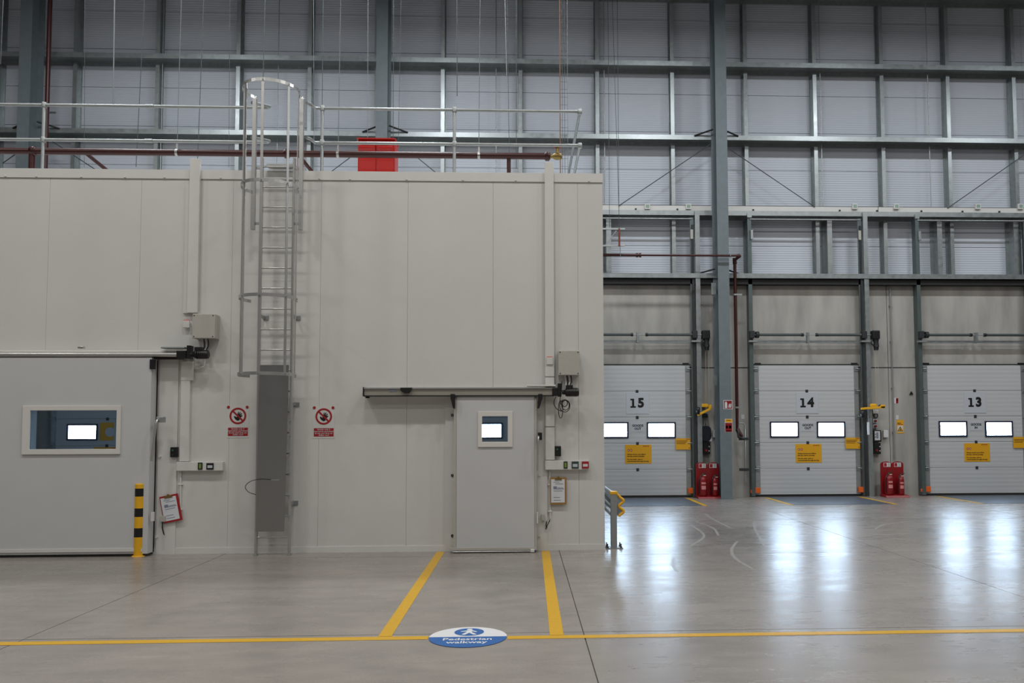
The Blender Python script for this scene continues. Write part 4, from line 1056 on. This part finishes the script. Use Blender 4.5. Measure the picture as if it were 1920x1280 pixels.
# wall signs near the doors
def flat_sign(name, px0, px1, py0, py1, y, base, label, parts=()):
    t = thing(name, ctr((px0+px1)/2, py1, y), label, 'sign')
    box_at(px0, px1, py0, py1, y-.006, y-.0005).build('plate', base, t)
    for nm, a0, a1, b0, b1, mt_ in parts:
        box_at(px0+(px1-px0)*a0, px0+(px1-px0)*a1, py0+(py1-py0)*b0, py0+(py1-py0)*b1, y-.0078, y-.0062).build(nm, mt_, t)
    return t
fs = flat_sign('fire_extinguisher_sign', 1356.5, 1373.5, 750, 767, 19.95, WHT, 'red and white fire extinguisher sign on the right-hand column', (('red_field', .06, .94, .06, .94, RED),))
a = at(1361.5, 759, 19.93)
MB().prism([(a[0]-.03, a[1]-.08), (a[0]+.03, a[1]-.08), (a[0]+.03, a[1]+.05), (a[0]+.01, a[1]+.085), (a[0]-.01, a[1]+.085), (a[0]-.03, a[1]+.05)], 19.9395, 19.9415, 'y').build('extinguisher_symbol', WHT, fs)
for k in range(3):
    c_ = at(1366.5+k*1.8, 760, 19.93); MB().prism([(c_[0]-.012, c_[1]-.05), (c_[0]+.004, c_[1]-.06), (c_[0]+.02, c_[1]+.02), (c_[0]+.012, c_[1]+.06), (c_[0]-.004, c_[1]+.0)], 19.9395, 19.9415, 'y').build('flame_symbol', WHT, fs)
flat_sign('fire_point_sign', 1359, 1373.5, 785, 810, 19.95, WHT, 'yellow and red safety notice below the extinguisher sign on the column',
          (('yellow_band', .05, .95, .02, .26, SIGNY), ('red_field', .05, .95, .3, .98, RED), ('white_symbol', .14, .4, .5, .72, WHT), ('white_symbol', .52, .85, .5, .72, WHT), ('print_line', .2, .8, .86, .92, WHT), ('print_line', .2, .8, .1, .14, BLK)))
flat_sign('exit_marker_sign', 1676, 1685, 745.5, 756.5, YC, WHT, 'small red and white sign on the concrete above the yellow warning notice', (('red_field', .45, .95, .05, .95, RED), ('white_symbol', .55, .85, .3, .5, WHT)))
ww = flat_sign('electric_warning_sign', 1681, 1695, 787, 812, YC, SIGNY, 'yellow warning triangle notice on the concrete between doors 14 and 13', (('white_field', .12, .88, .42, .9, WHT), ('print_line', .1, .6, .22, .27, BLK), ('print_line', .1, .85, .32, .36, SRED)))
a = at(1688, 804, YC-.009)
MB().prism([(a[0]-.075, a[1]-.06), (a[0]+.075, a[1]-.06), (a[0], a[1]+.07)], YC-.0095, YC-.008, 'y').build('triangle', BLK, ww)
MB().prism([(a[0]-.05, a[1]-.045), (a[0]+.05, a[1]-.045), (a[0], a[1]+.042)], YC-.011, YC-.0097, 'y').build('triangle_fill', YELP, ww)
MB().prism([(a[0]-.02, a[1]-.035), (a[0]+.02, a[1]-.035), (a[0], a[1]+.02)], YC-.0125, YC-.0112, 'y').build('symbol', BLK, ww)
flat_sign('paper_card', 1390, 1396, 777, 785, YC, WHT, 'small white card on the concrete left of door 14')
flat_sign('paper_card', 1680, 1685, 778, 786, YC, WHT, 'small white card above the yellow warning notice')
a = at(1708, 737, YC)
o = MB().prism([(a[0]-.05, a[1]-.04), (a[0]+.05, a[1]-.03), (a[0]+.0, a[1]+.05)], YC-.03, YC-.0005, 'y').build('wedge_clip', BLK); tag(o, 'small black triangular clip on the concrete left of door 13', 'clip'); ownorg(o, (a[0], YC, a[1]))
# conduit with a hooked top between doors 14 and 13
xa, za = at(1670, 515, YC-.05); xb = at(1676, 860, YC-.05)[0]
cn = thing('wall_conduit', (xb, YC, .9), 'thin galvanised conduit with hooked top between doors 14 and 13', 'conduit')
xm_ = (xa+xb)/2
MB().tube([(xm_, YC-.04, .95), (xm_, YC-.04, za-.05), (xm_-.01, YC-.04, za), (xm_-.04, YC-.04, za+.03), (xm_-.07, YC-.04, za-.02)], .017, 8).build('pipe', GALV, cn)
for py in (573, 640, 727, 810):
    zz = at(1672, py, YC-.04)[1]; B(xm_-.03, xm_+.03, YC-.06, YC-.001, zz-.015, zz+.015).build('saddle', GALV, cn)

# fire extinguishers on their red stands
def rnd_board(x, z0, z1, wd):
    p = [(x-wd/2, z0), (x+wd/2, z0), (x+wd/2, z1-.06)]
    for c_ in (x+wd/4, x-wd/4):
        p += [(c_+wd/4*math.cos(q*PI/8)*.96, z1-.06+.06*math.sin(q*PI/8)) for q in range(0, 9)]
    return p+[(x-wd/2, z1-.06)]
def stand(px, label):
    yb = 20.38
    x, _ = at(px, 932, yb)
    t = thing('extinguisher_stand', (x, yb, 0), label, 'stand', 'red extinguisher stands')
    MB().prism(rnd_board(x, .06, .90, .60), yb, yb+.03, 'y').build('back_board', RED, t, bev=.008)
    MB().prism([(yb-.32, 0), (yb+.06, 0), (yb+.06, .07), (yb-.28, .05)], x-.31, x+.31, 'x').build('base', RED, t, bev=.008)
    for dx in (-.13, .145):
        cd = B(x+dx-.09, x+dx+.09, yb-.004, yb-.0005, .76, .87).build('id_card', WHT, t)
        B(x+dx-.08, x+dx-.01, yb-.0055, yb-.0042, .77, .86).build('card_symbol', SRED, cd)
        B(x+dx+.02, x+dx+.075, yb-.0055, yb-.0042, .77, .86).build('card_text', mat('card_green', (.35, .45, .4), .5) if dx > 0 else BOXG, cd)
    return x, yb
def extinguisher(x, y, r, h, label):
    t = thing('fire_extinguisher', (x, y, .062), label, 'fire extinguisher', 'fire extinguishers')
    MB().lathe((x, y, .065), [(r*.9, 0), (r, .02), (r, h*.78), (r*.93, h*.86), (r*.7, h*.94), (r*.3, h*.985), (.022, h)], 20).build('cylinder', RED, t)
    MB().lathe((x, y, .065+h), [(.02, 0), (.024, .03), (.02, .05)], 10).build('valve', BRASS, t)
    MB().prism([(x-.03, .065+h+.04), (x+.1, .065+h+.065), (x+.1, .065+h+.08), (x-.03, .065+h+.06)], y-.014, y+.014, 'y').build('lever', SHAD, t)
    B(x-.02, x+.08, y-.012, y+.012, .065+h+.0, .065+h+.018).build('carry_handle', WHT, t)
    MB().tube(smooth([(x-.02, y-.01, .065+h+.03), (x-r*.8, y-r*.6, .065+h*.92), (x-r*1.0, y-r*.5, .065+h*.6), (x-r*.95, y-r*.5, .12)], 4), .012, 6).build('hose', BLK, t)
    n = 7; lp = [(x+(r+.0015)*math.sin(-.55+1.1*k/(n-1)), y-(r+.0015)*math.cos(-.55+1.1*k/(n-1))) for k in range(n)]
    lb = MB()
    for z0, z1, sh in ((.22, .34, 0), (.40, .46, .1)):
        for k in range(n-1):
            lb.face([(lp[k][0], lp[k][1], .065+h*z0/.5*.75), (lp[k+1][0], lp[k+1][1], .065+h*z0/.5*.75), (lp[k+1][0], lp[k+1][1], .065+h*z1/.5*.75), (lp[k][0], lp[k][1], .065+h*z1/.5*.75)])
    lb.build('label_print', mat('label_pink', (.62, .25, .24), .5), t)
    return t
for px, where in ((1327, 'left of the right-hand column'), (1674, 'between doors 14 and 13')):
    x, yb = stand(px, 'red double extinguisher stand on the floor ' + where)
    extinguisher(x-.15, yb-.13, .105, .50, 'taller red fire extinguisher on the stand ' + where)
    extinguisher(x+.155, yb-.13, .085, .46, 'shorter red fire extinguisher on the stand ' + where)

# black-yellow bollard
bxx, byy = gnd(260.5, 1042)
bl = thing('bollard', (bxx, byy, 0), 'yellow and black striped bollard before the wide door', 'bollard')
zs_ = [at(261, p, byy)[1] for p in (1041, 1006, 989, 968, 952, 930, 915, 907.5)]
for k in range(7):
    MB().cyl((bxx, byy, max(0.004, zs_[k])), (bxx, byy, zs_[k+1]), .072, 24).build('band', YELP if k % 2 == 0 else BLK, bl)
MB().lathe((bxx, byy, zs_[7]), [(.072, 0), (.068, .006), (.05, .012)], 24).build('cap', YELP, bl)
MB().lathe((bxx, byy, 0), [(.095, 0), (.095, .008), (.075, .012)], 24).build('base_ring', YELP, bl)

# galvanised crash barrier end beside the cold store
ax, ay = gnd(1149, 1026)
ax = 1.36; ay = 12.05
ab = thing('crash_barrier', (ax, ay, 0), 'galvanised crash barrier with yellow wavy end beside the cold store corner', 'barrier')
bt_ = at(1149, 924, ay)[1]
B(ax-.045, ax+.045, ay-.05, ay+.05, .012, bt_).build('post', GALV, ab, bev=.006)
B(ax-.055, ax+.055, ay-.06, ay+.06, bt_-.02, bt_+.03).build('post_cap', YELP, ab, bev=.012)
B(ax-.13, ax+.13, ay-.1, ay+.12, .0, .012).build('base_plate', GALV, ab)
for dx, dy in ((-.1, -.07), (.1, -.07), (.1, .09), (-.1, .09)):
    MB().lathe((ax+dx, ay+dy, .012), [(.016, 0), (.016, .02), (.009, .022), (.009, .06)], 8).build('anchor_bolt', BLK, ab)
prof = []
n = 20
for k in range(n+1):
    q = k/n; zz = bt_-.04-q*.31; prof.append((ax+.075+.035*(1-math.cos(q*4*PI))+(.03 if 0 else 0), zz))
outer = [(p[0]+.008, p[1]) for p in prof]
MB().prism(prof+outer[::-1], ay+.02, 19.0, 'y').build('wave_rail', GALV, ab)
MB().tube([(p[0]+.004, ay-.01, p[1]) for p in [(ax+.045, bt_-.02)]+prof], .022, 8).build('yellow_end', YELP, ab)
for zz, rr in ((bt_+.005, .022), (bt_-.2, .02), (bt_-.33, .02)):
    MB().cyl((ax-.03, ay+.04, zz), (ax-.03, 19.0, zz), rr, 10).build('tube_rail', GALV, ab)
for yy in (14.4, 16.8, 19.0):
    B(ax-.045, ax+.045, yy-.05, yy+.05, .0, bt_).build('post', GALV, ab)
